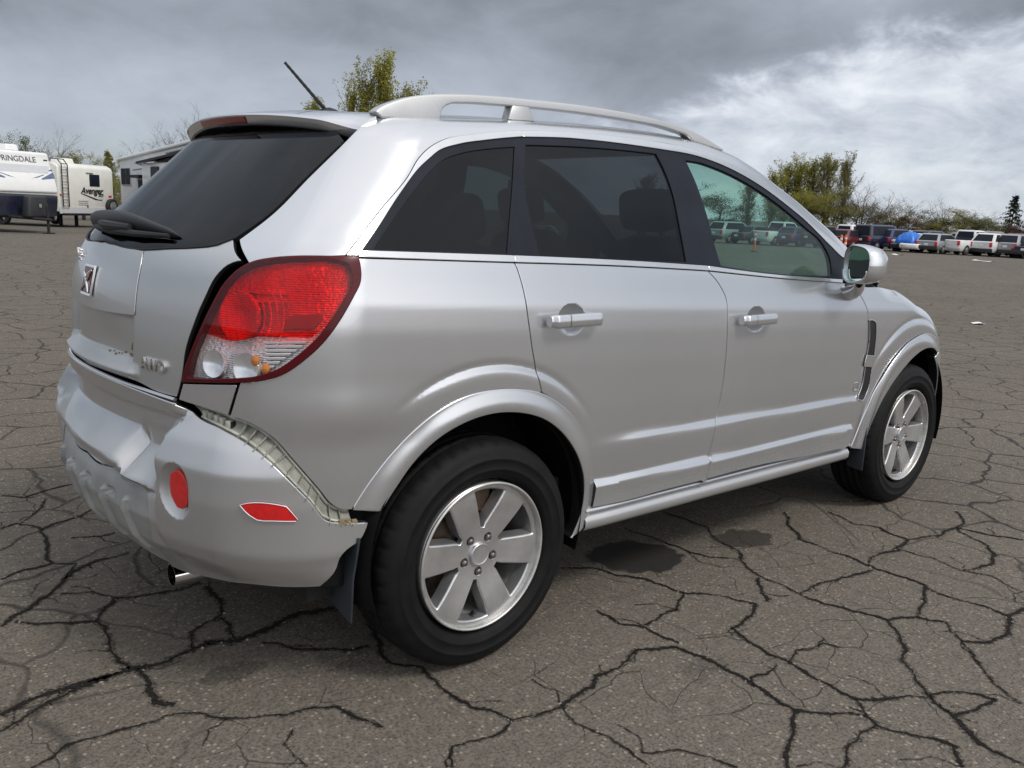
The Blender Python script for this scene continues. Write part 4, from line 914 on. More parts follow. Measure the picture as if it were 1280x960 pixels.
# --- tail lamps
L = t['lamp']; Li = t['lamp_in']; sp_ = t['lamp_split']; dl = (-.62, -.78, 0)
_o = spline(L, .006, True, 50); Li = np.array([q + .34 * (_o[np.argmin(np.linalg.norm(_o - q, axis=1))] - q) for q in Li])
outer = spline(L, .01, True, 50); inner = spline(Li, .01, True, 60)
red_loop = join(np.vstack([sp_[:1], Li[13:], Li[:4], sp_[-1:]]), sp_[::-1], step=.01)
clr_loop = join(np.vstack([sp_[-1:], Li[5:12], sp_[:1]]), sp_, step=.01)
ring = Panel().add(outer, d=dl, holes=[inner], grid=.012, off=.006, inset=.001, depth=.025)
hous = Panel().add(inner, d=dl, grid=.03, off=-.015, inset=-.008, lip=False)
bez = [Panel().add(spline(t[k], .01, True), d=dl, grid=.02, off=-.010, inset=0, depth=.005) for k in ('refl_dark_a', 'refl_dark_b', 'refl_dark_c')]  # dark reflections in the lamp, laid in as grey patches behind the lens
redp = Panel().add(red_loop, d=dl, grid=.02, off=.0055, inset=-.001, depth=.002, lip=False)
clrp = Panel().add(clr_loop, d=dl, grid=.02, off=.0055, inset=-.001, depth=.002, lip=False)
louv = [Panel().add(t['louv_%d' % k], d=dl, grid=.03, off=-.006, inset=0, depth=.006) for k in range(8)]
lc = surf((-.655, -.69, 1.085), dl)[0]; ln = grad(F, lc); e1 = np.cross(ln, (0, 0, 1)); e1 /= np.linalg.norm(e1); e1 = -e1; e2 = np.cross(ln, -e1) * -1
e2 = np.array((0, 0, 1.0)) - ln * ln[2]; e2 /= np.linalg.norm(e2); e1 = np.cross(e2, ln)     # e1 points forward along the flank
def disc_on(b, c, prof, n=36, ax=None, mi=0):
    v = []
    for k in range(n):
        w = 2 * math.pi * k / n
        for h, r in prof: v.append(c + ln * (-.0125 + (h + .033) * .42) + r * (math.cos(w) * e1 + math.sin(w) * e2))
    m = len(prof); b.add(v, [(k * m + i, k * m + i + 1, ((k + 1) % n) * m + i + 1, ((k + 1) % n) * m + i) for k in range(n) for i in range(m - 1)], mi)
def lampset(s):
    root = ring.build('tail_lamp', M['red_edge'], car, s, False)
    for q_ in bez: q_.build('lamp_dark_reflection', M['refl_patch'], root, s, False)
    hous.build('lamp_housing', M['facet'], root, s); redp.build('red_lens', M['red_lens'], root, s); clrp.build('clear_lens', M['clear_lens'], root, s)
    def put(b, name, mat):
        if s: b.v = [(x, -y, z) for x, y, z in b.v]
        return recalc(b.build(name, mat, root, 40))
    b = MB(); disc_on(b, lc, [(-.032, .0), (-.033, .018), (-.031, .020), (-.024, .035), (-.014, .050), (-.006, .058), (-.006, .062), (-.034, .064)])
    for rr in (.078, .097, .116, .135):
        pts = []
        for a in np.linspace(-30, 34, 14):
            q = lc + rr * (math.cos(R(a)) * e1 + math.sin(R(a)) * e2); pts.append(surf(q, dl, off=-.010)[0])
        b.tube(pts, .0026, 6)
    for zz in (1.150, 1.128, 1.046):       # crossing ridges of the reflector
        b.tube([surf(lc + e1 * k + (0, 0, zz - lc[2]), dl, off=-.012)[0] for k in (0, .05, .1, .145)], .0035, 6)
    put(b, 'brake_reflector', M['facet'])
    c2_ = surf((-.70, -.62, .955), dl)[0]; b = MB()
    disc_on(b, c2_ + e1 * .005, [(-.030, .0), (-.030, .012), (-.016, .030), (-.008, .036), (-.034, .038)], 28)
    c3_ = surf((-.655, -.725, .955), dl)[0]; disc_on(b, c3_, [(-.030, .0), (-.030, .014), (-.014, .034), (-.007, .040), (-.034, .042)], 28)
    put(b, 'indicator_reflector', M['reflector'])
    b = MB()
    for q in ((-.640, -.745, .978), (-.622, -.765, .960)):
        c4 = surf(q, dl)[0]; v = []
        disc_on(b, c4, [(-.004, 0), (-.006, .009), (-.013, .0135), (-.022, .0135), (-.030, .010)], 18)
    put(b, 'amber_bulb', M['amber'])
    for q_ in louv: q_.build('lamp_louvre', M['reflector'], root, s, False)
lampset(False); lampset(True)
# --- rear bumper
fc, fm = np.array((-.79, -.602, .614)), np.array((-.545, -.872, .585))
def FB(p):
    x, y, z = p[..., 0], p[..., 1], p[..., 2]
    u = (np.abs(y) - .585) / .062; v = (z - .613) / .078
    dep = .036 * np.clip(1 - (u * u + v * v), 0, 1) ** .9 * (x < -.6) * (.15 + .85 * sstep(1.0, .1, u))
    return bumper_F(p) + dep
sk = t['skid_line']
bump_r = np.vstack([spline(P3((-.84, 0, .853), (-.82, -.3, .848), (-.765, -.525, .833)), .02), spline(t['bump_top'], .012), spline(t['bump_wheel'], .012), spline(t['bump_bot'], .015), spline(t['skid_right'][::-1], .012), spline(np.vstack([sk[:4], P3((-.87, 0, .590))]), .015)])
bumper = Panel().add(sym(bump_r), FB, cyl=(-.15, 0), grid=.012, inset=.0015, refine=[((-.80, -.585, .614), .115, .004)], depth=.02, rnd=.003).build('rear_bumper', M['bumper'], car)
def FS(p):
    y, z = p[..., 1], p[..., 2]; r = 0
    for y0 in (-.335, -.20, -.03, .14, .31):
        r = r + .016 * np.exp(-((y - y0 + 1.2 * (z - .5) ** 2) / .010) ** 4) * sstep(.37, .38, z) * sstep(.538, .530, z)
    for y0 in (-.20, -.03, .14): r = r - .016 * np.exp(-((y - y0 + .036) / .022) ** 6) * np.exp(-((z - .528) / .011) ** 6)
    return bumper_F(p) - r + .004
skr = np.vstack([spline(np.vstack([P3((-.87, 0, .586)), sk[:4][::-1] - (0, 0, .004)]), .015), spline(t['skid_right'] + (0, .004, 0), .012), P3((-.76, -.28, .322), (-.77, 0, .33))])
Panel().add(sym(skr), FS, cyl=(-.15, 0), grid=.0065, inset=.003, depth=.02).build('skid_plate', M['skid'], bumper)
lf = Panel().add(spline(t['fog'], .008, True), bumper_F, d=(-.8, -.6, 0), grid=.012, off=-.006, inset=.001, depth=.028)
for s_ in (False, True): lf.build('fog_reflector', M['red_solid'], bumper, s_, False)
mk = Panel().add(spline(t['marker'], .008, True, 50), bumper_F, d=(-.2, -.98, 0), grid=.012, off=.004, inset=0, depth=.012)
both('side_marker', mk, M['red_solid'], bumper)
mo = t['marker']; ml = [surf(q, (-.3, -.95, 0), bumper_F, .0045)[0] for q in spline(mo, .015, True, 50)]; ml.append(ml[0])
for s in (1, -1):
    b = MB(); b.tube([q * (1, s, 1) for q in ml], .0016, 6); b.build('marker_rim', M['chrome'], bumper)
# grey strip and dusty face between tailgate and bumper are the bumper's own top; a bright lip runs under the tailgate
lipc = [surf((-.85 + .335 * y * y, y, .858 - .016 * (abs(y) / .5) ** 2), (-1, 0, 0), off=.006)[0] for y in np.linspace(.50, -.505, 40)]
b = MB(); b.tube(lipc, .0065, 8, squash=.8); b.build('tailgate_lip', M['trim'], tailgate)
# retainer: ribbed plastic strip bared where the bumper corner has sprung off
up_c = spline(t['q_low'], .01); lo_c = spline(t['bump_top'][1:], .01)
up_c = np.vstack([spline(np.vstack([t['filler'][4:3:-1], t['filler'][3:4], t['filler'][2:3]]), .01), up_c])
def resamp(c, n):
    L_ = np.concatenate([[0], np.cumsum(np.linalg.norm(np.diff(c, axis=0), axis=1))]); s = np.linspace(0, L_[-1], n)
    return np.stack([np.interp(s, L_, c[:, k]) for k in range(3)], 1)
nR = 90; A = resamp(up_c, nR); lo_f = resamp(lo_c, 400); last_ = 0; B = []
for q in A:
    last_ = max(last_, int(np.argmin(np.linalg.norm(lo_f - q, axis=1)))); B.append(lo_f[last_])
B = np.array(B)
for s in (1, -1):
    b = MB(); Rg = []
    for i in range(nR):
        nA = grad(F, A[i]); q0, q1 = A[i] - nA * .026, B[i] - nA * .020
        dn = (q1 - q0) / (np.linalg.norm(q1 - q0) + 1e-6)
        Rg.append([q0 - dn * .02, q0 + (q1 - q0) * .35 - nA * .004, q0 + (q1 - q0) * .7 - nA * .004, q1 + dn * .006 + nA * .006, q1 + dn * .022])
    Rg = np.array(Rg) * (1, s, 1); b.grid(Rg)
    rb = MB()
    for i in range(34, nR - 3, 5):
        a, c_ = Rg[i][0] + (Rg[i][1] - Rg[i][0]) * .8, Rg[i][3]; tdir = Rg[i + 1][1] - Rg[i - 1][1]; tdir = tdir / np.linalg.norm(tdir); nn = grad(F, A[i]) * (1, s, 1)
        v = [q + tdir * w + nn * h for q in (a, c_) for w, h in ((-.0018, -.004), (.0018, -.004), (.0018, .015), (-.0018, .015))]
        rb.add(v, [(0, 1, 2, 3), (7, 6, 5, 4), (0, 4, 5, 1), (1, 5, 6, 2), (2, 6, 7, 3), (3, 7, 4, 0)], 0, False)
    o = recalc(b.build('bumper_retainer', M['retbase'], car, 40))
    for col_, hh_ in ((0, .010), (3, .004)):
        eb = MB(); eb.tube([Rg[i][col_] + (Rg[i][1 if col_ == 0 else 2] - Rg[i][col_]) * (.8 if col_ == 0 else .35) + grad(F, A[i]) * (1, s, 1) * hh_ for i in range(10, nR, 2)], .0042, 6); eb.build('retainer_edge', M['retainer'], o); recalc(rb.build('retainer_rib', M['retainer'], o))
    for i in (12, 15, 19, 22, 26):
        cb = MB(); cb.box(Rg[i][2] + grad(F, A[i]) * (1, s, 1) * .006, (.018, .016, .020), .5 * i); bevel(cb.build('retainer_clip', M['retainer'], o), .003)
    kb = MB(); q = Rg[27][2] + grad(F, A[27]) * (1, s, 1) * .004; nn = grad(F, A[27]) * (1, s, 1)
    kb.tube([q - nn * .01, q + nn * .006], .009, 14); kb.build('bolt', M['rubber_gap'], o)
b = MB(); q = B[-8:]
for k in range(14):
    a = q[k % 8] + (random.Random(k).uniform(-.02, .02), 0, random.Random(k + 50).uniform(-.002, .004)); b.box(a + (0, .008, 0), (.014, .016, .006), k)
b.build('mud_clod', M['dirt'], bumper)
# --- mud flaps
def flap(yz, x, name='mud_flap', th=.008, rake=.0):
    for s in (1, -1):
        v = [(x + dx + rake * (yz[0][1] - z), y * s, z) for dx in (0, th) for y, z in yz]; n = len(yz)
        b = MB(); b.add(v, [tuple(range(n)), tuple(range(n, 2 * n))[::-1]] + [(i, (i + 1) % n, n + (i + 1) % n, n + i) for i in range(n)], 0, False)
        bevel(recalc(b.build(name, M['flap'], car)), .003, 2)
flap([(-.890, .497), (-.872, .421), (-.856, .363), (-.848, .229), (-.70, .262), (-.70, .40), (-.79, .47)], -.42)
flap([(-.897, .456), (-.900, .35), (-.900, .225), (-.82, .232), (-.80, .35), (-.82, .45)], 2.325)
# --- roof rails and aerial
ro = P3(*[(x, 0, z) for x, z in ((-.212, 1.634), (-.193, 1.648), (-.144, 1.670), (-.082, 1.690), (-.019, 1.703), (.093, 1.717), (.246, 1.728), (.39, 1.734), (.668, 1.741), (.901, 1.738), (1.036, 1.731), (1.162, 1.718), (1.286, 1.694), (1.428, 1.650))])
def roofz(x): return toproof(x, -.575)[2]
ri = [(1.40, 0, roofz(1.40) - .012), (1.225, 0, roofz(1.225) - .012), (1.20, 0, 1.684), (1.129, 0, 1.697), (1.047, 0, 1.706), (.904, 0, 1.711), (.67, 0, 1.713), (.427, 0, 1.708), (.248, 0, 1.700), (.11, 0, 1.691), (.060, 0, 1.684), (.030, 0, 1.668), (.015, 0, roofz(.015) - .012)] + [(x, 0, roofz(x) - .010) for x in (-.06, -.13, -.19)]
rl = np.vstack([spline(ro, .02), spline(P3(*ri[:2]), .03)[0:], spline(P3(*ri[1:13]), .012, corner=70), P3(*ri[13:])])
P2 = clean(rl[:, [0, 2]], .003); V2, T3 = tri2d(P2, [], .5)
be = boundary(T3)
for s in (1, -1):
    b = MB(); nV = len(V2); prof_ = [(-.604, .004), (-.608, 0), (-.606, 0), (-.560, .0), (-.556, .003)]
    yo = lambda z, y: s * (y + .20 * (z - 1.66))
    v = [(x, yo(z, -.606), z) for x, z in V2] + [(x, yo(z, -.562), z) for x, z in V2]
    b.add(v, [tuple(q) for q in T3.tolist()] + [tuple(q + nV for q in r[::-1]) for r in T3.tolist()] + [(y_, x_, nV + x_, nV + y_) for x_, y_ in be], 0, False)
    o = bevel(recalc(b.build('roof_rail', M['rail'], car)), .008, 3, 50)
    b = MB(); v = []
    for x, dz in ((.295, 1), (.375, 1)):
        pass
    zt = 1.712
    v = [(x, yo(z, y), z) for y in (-.605, -.565) for x, z in ((.285, roofz(.29) - .004), (.400, roofz(.40) - .004), (.378, zt), (.310, zt))]
    b.add(v, [(0, 1, 2, 3), (7, 6, 5, 4), (0, 4, 5, 1), (1, 5, 6, 2), (2, 6, 7, 3), (3, 7, 4, 0)], 0, False); bevel(recalc(b.build('rail_foot', M['rail'], o)), .004, 2)
ae = MB(); zb = toproof(-.02, 0)[2]
ae.lathe([(-.004, .0), (-.004, .045), (.004, .042), (.014, .028), (.022, .014), (.026, 0)], 24, 'z', (-.02, 0, zb)); ae.v = [((x + .02) * 1.5 - .02, y * .8, z) for x, y, z in ae.v]
aer = ae.build('aerial', M['rubber_gap'], car, 60)
am = MB(); a0, a1 = np.array((-.035, 0, zb + .015)), np.array((-.186, 0, 1.826))
am.tube([a0 + (a1 - a0) * k for k in np.linspace(0, 1, 22)], [.0062 - .0018 * k + (.0009 if i % 2 else 0) for i, k in enumerate(np.linspace(0, 1, 22))], 8); am.build('aerial_mast', M['rubber_gap'], aer)
# --- exhaust tip
ex = MB(); ex.lathe([(-.10, .036), (-.10, .033), (.05, .033), (.05, .036), (-.10, .036)], 28, 'x', (-.63, -.335, .268))
recalc(ex.build('exhaust_tip', M['chrome'], car, 40))
# --- door mirrors
def mirror(s):
    # glass plane: inner-forward edge to outer-rear edge
    i0, o0 = np.array((1.935, -.900, 1.215)), np.array((1.862, -1.055, 1.215))
    c = (i0 + o0) / 2; w = (o0 - i0); hw = np.linalg.norm(w) / 2; w /= 2 * hw; nb = np.cross((0, 0, 1), w); nb = nb / np.linalg.norm(nb)
    if nb[0] > 0: nb = -nb
    def ring(dep, kx, kz, dx=0., dz=0., n=40, ex=3.2):
        r = []
        for k in range(n):
            a = 2 * math.pi * k / n; ca, sa = math.cos(a), math.sin(a)
            u_ = np.sign(ca) * abs(ca) ** (2 / ex); v_ = np.sign(sa) * abs(sa) ** (2 / ex)
            r.append(c - nb * dep + w * (hw * kx * u_ + dx) + np.array((0, 0, 1.0)) * (.078 * kz * v_ * (1 - .10 * u_) + dz))
        r.append(r[0]); return r
    b = MB(); b.grid(np.array([ring(.012, .90, .88), ring(-.004, .93, .92), ring(-.006, .985, .98), ring(0, 1.02, 1.02), ring(.02, 1.05, 1.05), ring(.05, 1.02, 1.03), ring(.08, .90, .94), ring(.105, .66, .72), ring(.118, .30, .35), ring(.12, .02, .02)]))
    mg = MB(); mg.grid(np.array([ring(.006, .91, .89), ring(.0055, .5, .5), ring(.0055, .01, .01)]))
    am_ = MB(); Ag = []
    for k in range(10):
        q = k / 9; base = np.array((2.035, -.872, 1.085)); top_ = c - nb * .045 + np.array((0, 0, -.070)) - w * .03
        m_ = base + (top_ - base) * q + np.array((0, -.02 * math.sin(math.pi * q), -.006 * math.sin(math.pi * q))); rx, rz = .060 - .022 * q, .042 - .012 * q
        Ag.append([m_ + np.array((rx * math.cos(a), -.012 * math.cos(a) * (1 - q), rz * math.sin(a))) for a in np.linspace(0, 2 * math.pi, 17)])
    am_.grid(np.array(Ag))
    ch = MB(); lw = [np.array(q) for q in ring(-.008, .93, .93)]; ch.tube(lw[21:40], .0045, 6)
    for q in (b, mg, am_, ch):
        if s: q.v = [(x, -y, z) for x, y, z in q.v]
    ob_ = recalc(b.build('door_mirror', M['paint'], car, 50)); recalc(mg.build('mirror_glass', M['chrome'] if False else M['mirror'], ob_)); recalc(am_.build('mirror_arm', M['paint_low'], ob_, 50)); ch.build('mirror_surround', M['trim'], ob_)
mm = NT('mirror_silvering'); mm.p(Base_Color=(.62, .74, .72), Metallic=1.0, Roughness=mm.math('MULTIPLY_ADD', mm.noise(9), .03, 0.0)); M['mirror'] = mm.m
mirror(False); mirror(True)
# --- inner shell, wheel wells, underbody
FI = lambda p: F(p) + .028
side_rect = P3((-.92, -.9, .30), (3.6, -.9, .30), (3.6, -.9, 1.72), (-.92, -.9, 1.72))
def grow(loop, g):
    q = np.asarray(loop); c = q.mean(0); dq = q - c; L_ = np.linalg.norm(dq, axis=1, keepdims=True); return c + dq * (1 + g / L_)
def circ(cx, r, n=40, y=-.9): return P3(*[(cx + r * math.cos(a), y, .392 + r * math.sin(a)) for a in np.linspace(0, 2 * math.pi, n, endpoint=False)])
def arch(cx): 
    q = circ(cx, .405); q[:, 2] = np.maximum(q[:, 2], .315); return q
shell = Panel().add(side_rect, FI, d=(0, -1, 0), holes=[grow(spline(t[k], .03, True), .004) for k in ('q_glass', 'rd_glass', 'fd_glass')] + [arch(.028), arch(2.752)], grid=.05, lip=False, inset=0, onlydom=1)
shell.build('inner_side', M['void'], car); shell.build('inner_side', M['void'], car, True)  # black inner lining; also supplies the shade seen through the panel gaps
top = Panel().add(P3((-.25, -.9, 1.6), (1.48, -.9, 1.6), (1.48, .9, 1.6), (-.25, .9, 1.6)), FI, d=(0, 0, 1), grid=.06, lip=False, inset=0, onlydom=2); top.build('headlining', M['dash'], car)
Panel().add(P3((-.9, -.85, .33), (-.9, .85, .33), (-.9, .85, 1.20), (-.9, -.85, 1.20)), lambda p: F(p) + .075, d=(-1, 0, 0), grid=.05, lip=False, inset=0, reach=.4, onlydom=0).build('inner_tail', M['void'], car)
for cx in (.028, 2.752):
    for s in (1, -1):
        b = MB(); A_ = np.linspace(R(-18), R(198), 40)
        Pg = np.array([[(cx + r * math.cos(a), s * y, .392 + r * math.sin(a)) for a in A_] for y, r in ((-.885, .408), (-.84, .425), (-.60, .44), (-.595, .30), (-.595, .05))])
        b.grid(Pg if s > 0 else Pg[:, ::-1]); b.build('wheel_arch_liner', M['void'], car)
b = MB(); b.box((1.35, 0, .33), (3.7, 1.50, .10)); b.box((1.38, 0, .36), (1.75, 1.66, .10)); b.box((-.40, 0, .47), (.50, 1.2, .10)); b.tube([(-.6, -.33, .27), (-.3, -.33, .26), (.2, -.3, .24), (2, -.2, .24)], .028, 10)
b.tube([(0, -.75, .33), (0, .75, .33)], .05, 10); b.tube([(2.707, -.75, .33), (2.707, .75, .33)], .05, 10); b.build('underbody', M['steel'], car)
# --- cabin
def cushion(b, c, d, rx=0.0, r=.05):
    """rounded block: superellipsoid"""
    Pg = []
    for i in range(13):
        ph = math.pi * (i / 12 - .5); row = []
        for k in range(25):
            th = 2 * math.pi * k / 24; e_ = .45
            f_ = lambda v: np.sign(v) * abs(v) ** e_
            q = np.array((d[0] / 2 * f_(math.cos(ph)) * f_(math.cos(th)), d[1] / 2 * f_(math.cos(ph)) * f_(math.sin(th)), d[2] / 2 * f_(math.sin(ph))))
            row.append((c[0] + q[0] * math.cos(rx) + q[2] * math.sin(rx), c[1] + q[1], c[2] - q[0] * math.sin(rx) + q[2] * math.cos(rx)))
        Pg.append(row)
    b.grid(np.array(Pg))
for y in (-.40, .40):
    b = MB(); cushion(b, (1.62, y, .70), (.52, .50, .16), -.08); cushion(b, (1.34, y, 1.00), (.16, .50, .60), -.28); so = b.build('front_seat', M['seat'], car)
    b = MB(); cushion(b, (1.225, y, 1.40), (.10, .27, .17), -.2); b.tube([(1.25, y - .06, 1.3), (1.23, y - .06, 1.36)], .008, 6); b.tube([(1.25, y + .06, 1.3), (1.23, y + .06, 1.36)], .008, 6); b.build('headrest', M['seat'], so)
b = MB(); cushion(b, (.62, 0, .70), (.50, 1.28, .16), -.08); cushion(b, (.34, 0, 1.00), (.16, 1.28, .56), -.30); so = b.build('rear_seat', M['seat'], car)
for y in (-.42, .0, .42):
    b = MB(); cushion(b, (.215, y, 1.345), (.10, .27, .16), -.2); b.build('headrest', M['seat'], so)
b = MB(); cushion(b, (2.42, 0, .98), (.50, 1.46, .26), .05); cushion(b, (1.75, 0, .72), (.7, .22, .2)); b.box((.9, 0, .45), (2.9, 1.5, .06)); b.build('dashboard', M['dash'], car)
b = MB(); pts = []
for a in np.linspace(0, 2 * math.pi, 33): pts.append((2.02 + .07 * math.sin(a), .40 + .185 * math.cos(a), 1.06 + .165 * math.sin(a)))
b.tube(pts, .016, 8, cap=False); b.tube([(2.02, .22, 1.06), (2.03, .58, 1.06)], .018, 6); b.tube([(2.03, .40, 1.05), (2.25, .40, .93)], .03, 8); b.build('steering_wheel', M['dash'], car)
# --- wheels
def tyre_mesh():
    b = MB(); n = 240
    prof = [(.055, .222), (.050, .232), (.012, .238), (-.004, .248), (-.012, .258), (-.0145, .268), (-.0165, .270), (-.0165, .274), (-.015, .277), (-.016, .300), (-.0175, .302), (-.0172, .306), (-.0145, .309), (-.010, .322), (-.004, .334), (.004, .342), (.012, .3485), (.022, .3525), (.034, .3550), (.046, .3562), (.050, .3563), (.052, .349), (.060, .349), (.062, .3568), (.088, .3572), (.090, .349), (.100, .349), (.102, .3574), (.125, .3574), (.127, .349), (.137, .349), (.139, .3572), (.166, .3568), (.168, .349), (.176, .349), (.178, .356), (.196, .353), (.210, .345), (.222, .325), (.226, .29), (.220, .25), (.20, .225)]
    def rf(i, j, r):
        h = prof[i][0]
        if .003 < h < .05 and r > .33 and (j % 6) == 0: return r - .006 * sstep(.003, .012, h)
        if .06 <= h <= .17 and r > .352 and ((j + (i * 2)) % 8) == 0: return r - .006
        if .178 <= h < .2 and (j % 6) == 0: return r - .006
        if i in (6,): return r
        return r
    prof2 = list(prof)
    b.lathe(prof2, n, 'y', (0, 0, 0), 0, rf)
    return b.mesh('tyre')
def spoke_mesh():
    Rr = .2215; v = [(Rr * math.cos(a), Rr * math.sin(a)) for a in np.linspace(0, 2 * math.pi, 120, endpoint=False)]
    holes = []
    for k in range(6):
        a = R(30 + 60 * k); pts = []
        w0, w1 = .033, .044           # half width of a spoke near the hub and at the rim
        def side_pt(r, sgn):
            hw = w0 + (w1 - w0) * (r - .08) / .13; off = math.asin(min(.999, hw / r)); return (r, (a - R(30) + off) if sgn < 0 else (a + R(30) - off))
        r_in = .082
        lo = [side_pt(r, -1) for r in np.linspace(r_in, .204, 9)]; hi = [side_pt(r, 1) for r in np.linspace(.204, r_in, 9)]
        arc = [(.2125, q) for q in np.linspace(lo[-1][1] + .03, hi[0][1] - .03, 7)]
        pol = lo[:-1] + [(.2035, lo[-1][1]), (.2105, lo[-1][1] + .012)] + arc + [(.2105, hi[0][1] - .012), (.2035, hi[0][1])] + hi[1:]
        holes.append(clean(np.array([(r * math.cos(q), r * math.sin(q)) for r, q in pol]), .002))
    for k in range(5):
        a = R(90 + 72 * k - 29); c = np.array((.0572 * math.cos(a), .0572 * math.sin(a))); holes.append(c + .0155 * np.array([(math.cos(q), math.sin(q)) for q in np.linspace(0, 2 * math.pi, 18, endpoint=False)]))
    V2, T3 = tri2d(np.array(v), holes, .012)
    def yf(p):
        r = np.hypot(p[:, 0], p[:, 1]); return .004 + .016 * (1 - sstep(.05, .20, r)) - .004 * sstep(.205, .2215, r) * 0
    y = yf(V2); h = 1e-3
    r = np.hypot(V2[:, 0], V2[:, 1]) + 1e-9
    dy = (yf(V2 * (1 + h / r)[:, None]) - y) / h; nr_ = np.stack([dy * V2[:, 0] / r, -np.ones(len(r)), dy * V2[:, 1] / r], 1); nr_ /= np.linalg.norm(nr_, axis=1, keepdims=True)
    p = np.stack([V2[:, 0], y, V2[:, 1]], 1)
    P_ = Panel(); P_.v = p.tolist(); P_.n = nr_.tolist(); P_.f = [tuple(q) for q in T3.tolist()]
    be = boundary(T3); tan = {}
    for x_, y_ in be:
        e_ = p[y_] - p[x_]
        for q in (x_, y_): tan[q] = tan.get(q, 0) + np.cross(e_, (0, -1, 0))
    ids = list(tan); pos = {q: i for i, q in enumerate(ids)}; m = len(ids); o1 = len(P_.v); rings = [[], [], []]
    for q in ids:
        tt = tan[q] / np.linalg.norm(tan[q]); big = np.hypot(p[q][0], p[q][2]) > .085
        wdt = .0075 if big else .001
        rings[0].append((p[q] + tt * wdt * .5 + (0, .0025, 0), (tt + np.array((0, -1, 0))) / 1.414)); rings[1].append((p[q] + tt * wdt + (0, .007, 0), tt)); rings[2].append((p[q] + tt * (wdt + .004) + (0, .042 if big else .02, 0), tt))
    for rg in rings:
        P_.v += [list(x_[0]) for x_ in rg]; P_.n += [list(x_[1]) for x_ in rg]
    for x_, y_ in be:
        i, j = pos[x_], pos[y_]
        P_.f += [(x_, y_, o1 + j, o1 + i)[::-1], (o1 + i, o1 + j, o1 + m + j, o1 + m + i)[::-1], (o1 + m + i, o1 + m + j, o1 + 2 * m + j, o1 + 2 * m + i)[::-1]]
    me = bpy.data.meshes.new('rim'); me.from_pydata(P_.v, [], P_.f); me.update(); me.polygons.foreach_set('use_smooth', [True] * len(P_.f))
    me.normals_split_custom_set_from_vertices(P_.n); return me
def barrel_mesh():
    b = MB(); b.lathe([(-.010, .2325), (-.014, .2300), (-.014, .2262), (-.009, .2240), (-.002, .2225), (.006, .2215), (.018, .212), (.05, .206), (.10, .203), (.165, .206), (.19, .222)], 96); return b.mesh('barrel')
def nut_mesh():
    b = MB(); b.lathe([(.03, .0105), (.0, .0105), (-.006, .0095), (-.0075, .006), (-.0078, 0)], 6); b.lathe([(.012, .0145), (.006, .0142), (.006, .0105)], 18); return b.mesh('lug_nut')
def cap_mesh():
    b = MB(); b.lathe([(.03, .036), (.004, .036), (-.001, .0345), (-.003, .032), (-.0015, .0305), (-.0012, .0295), (-.0025, .010), (-.0028, 0)], 48)
    return b.mesh('centre_cap')
def disc_mesh():
    b = MB(); b.lathe([(.075, .0), (.075, .085), (.085, .09), (.088, .155), (.10, .155), (.10, .05)], 48); b.box((-.02, .09, .16), (.12, .07, .07)); return b.mesh('brake_disc')
TY, SPK, BAR, NUT, CAP, DSC = tyre_mesh(), spoke_mesh(), barrel_mesh(), nut_mesh(), cap_mesh(), disc_mesh()
for me, m in ((TY, 'tyre'), (SPK, 'rim'), (BAR, 'barrel'), (NUT, 'nut'), (CAP, 'rim'), (DSC, 'disc')):
    me.materials.append({'tyre': None}.get(m) or M.get(m) or M['tireflat'])
M['tyre'] = simple('worn_black_tyre_rubber', (.0062, .0062, .007), .66, var=.3, nscale=18, spec=.2, bump=.1, bscale=500); TY.materials[0] = M['tyre']
for x, y, ang in ((0, -.905, -7), (2.707, -.905, -5), (0, .905, 20), (2.707, .905, 40)):
    w = empty('wheel', (x, y, .3525), math.pi if y > 0 else 0, car); w.rotation_euler[1] = R(-ang)
    def kid(name, me, loc=(0, 0, 0), rot=0.0):
        o = bpy.data.objects.new(name, me); COL.objects.link(o); o.parent = w; o.location = loc; o.rotation_euler = (0, rot, 0); return o
    kid('tyre', TY, (0, -.002, 0)); kid('rim', SPK); kid('rim_barrel', BAR); kid('centre_cap', CAP, (0, .012, 0)); kid('brake_disc', DSC)
    for k in range(5):
        a = R(90 + 72 * k - 29); kid('lug_nut', NUT, (.0572 * math.cos(a), .018, .0572 * math.sin(a)), k * .7)
    b = MB(); b.tube([(.012, .03, -.196), (.012, .012, -.186)], .006, 8); b.build('valve', M['rubber_gap'], w)
# =====================================================================
#                               THE LOT
# =====================================================================
def gz(x, y):
    r = math.hypot(x, y); return -.009 * min(max(0., r - 8), 110)
def pos(az, D):
    x, y = CAM[0] + D * math.cos(R(az)), CAM[1] + D * math.sin(R(az)); return np.array((x, y, gz(x, y)))
g = NT('old_cracked_asphalt')
oc = g.coord()
def warp(scale, amt, det=3):
    n = g.n('ShaderNodeTexNoise'); n.inputs['Scale'].default_value = scale; n.inputs['Detail'].default_value = det; g.l(oc, n.inputs[0])
    s_ = g.n('ShaderNodeVectorMath', operation='SUBTRACT'); g.l(n.outputs[1], s_.inputs[0]); s_.inputs[1].default_value = (.5, .5, .5)
    m_ = g.n('ShaderNodeVectorMath', operation='SCALE'); g.l(s_.outputs[0], m_.inputs[0]); m_.inputs[3].default_value = amt; return m_.outputs[0]
def vadd(a, b):
    v = g.n('ShaderNodeVectorMath', operation='ADD'); g.l(a, v.inputs[0]); g.l(b, v.inputs[1]); return v.outputs[0]
wv = vadd(vadd(oc, warp(1.6, .42)), warp(14, .035, 4))
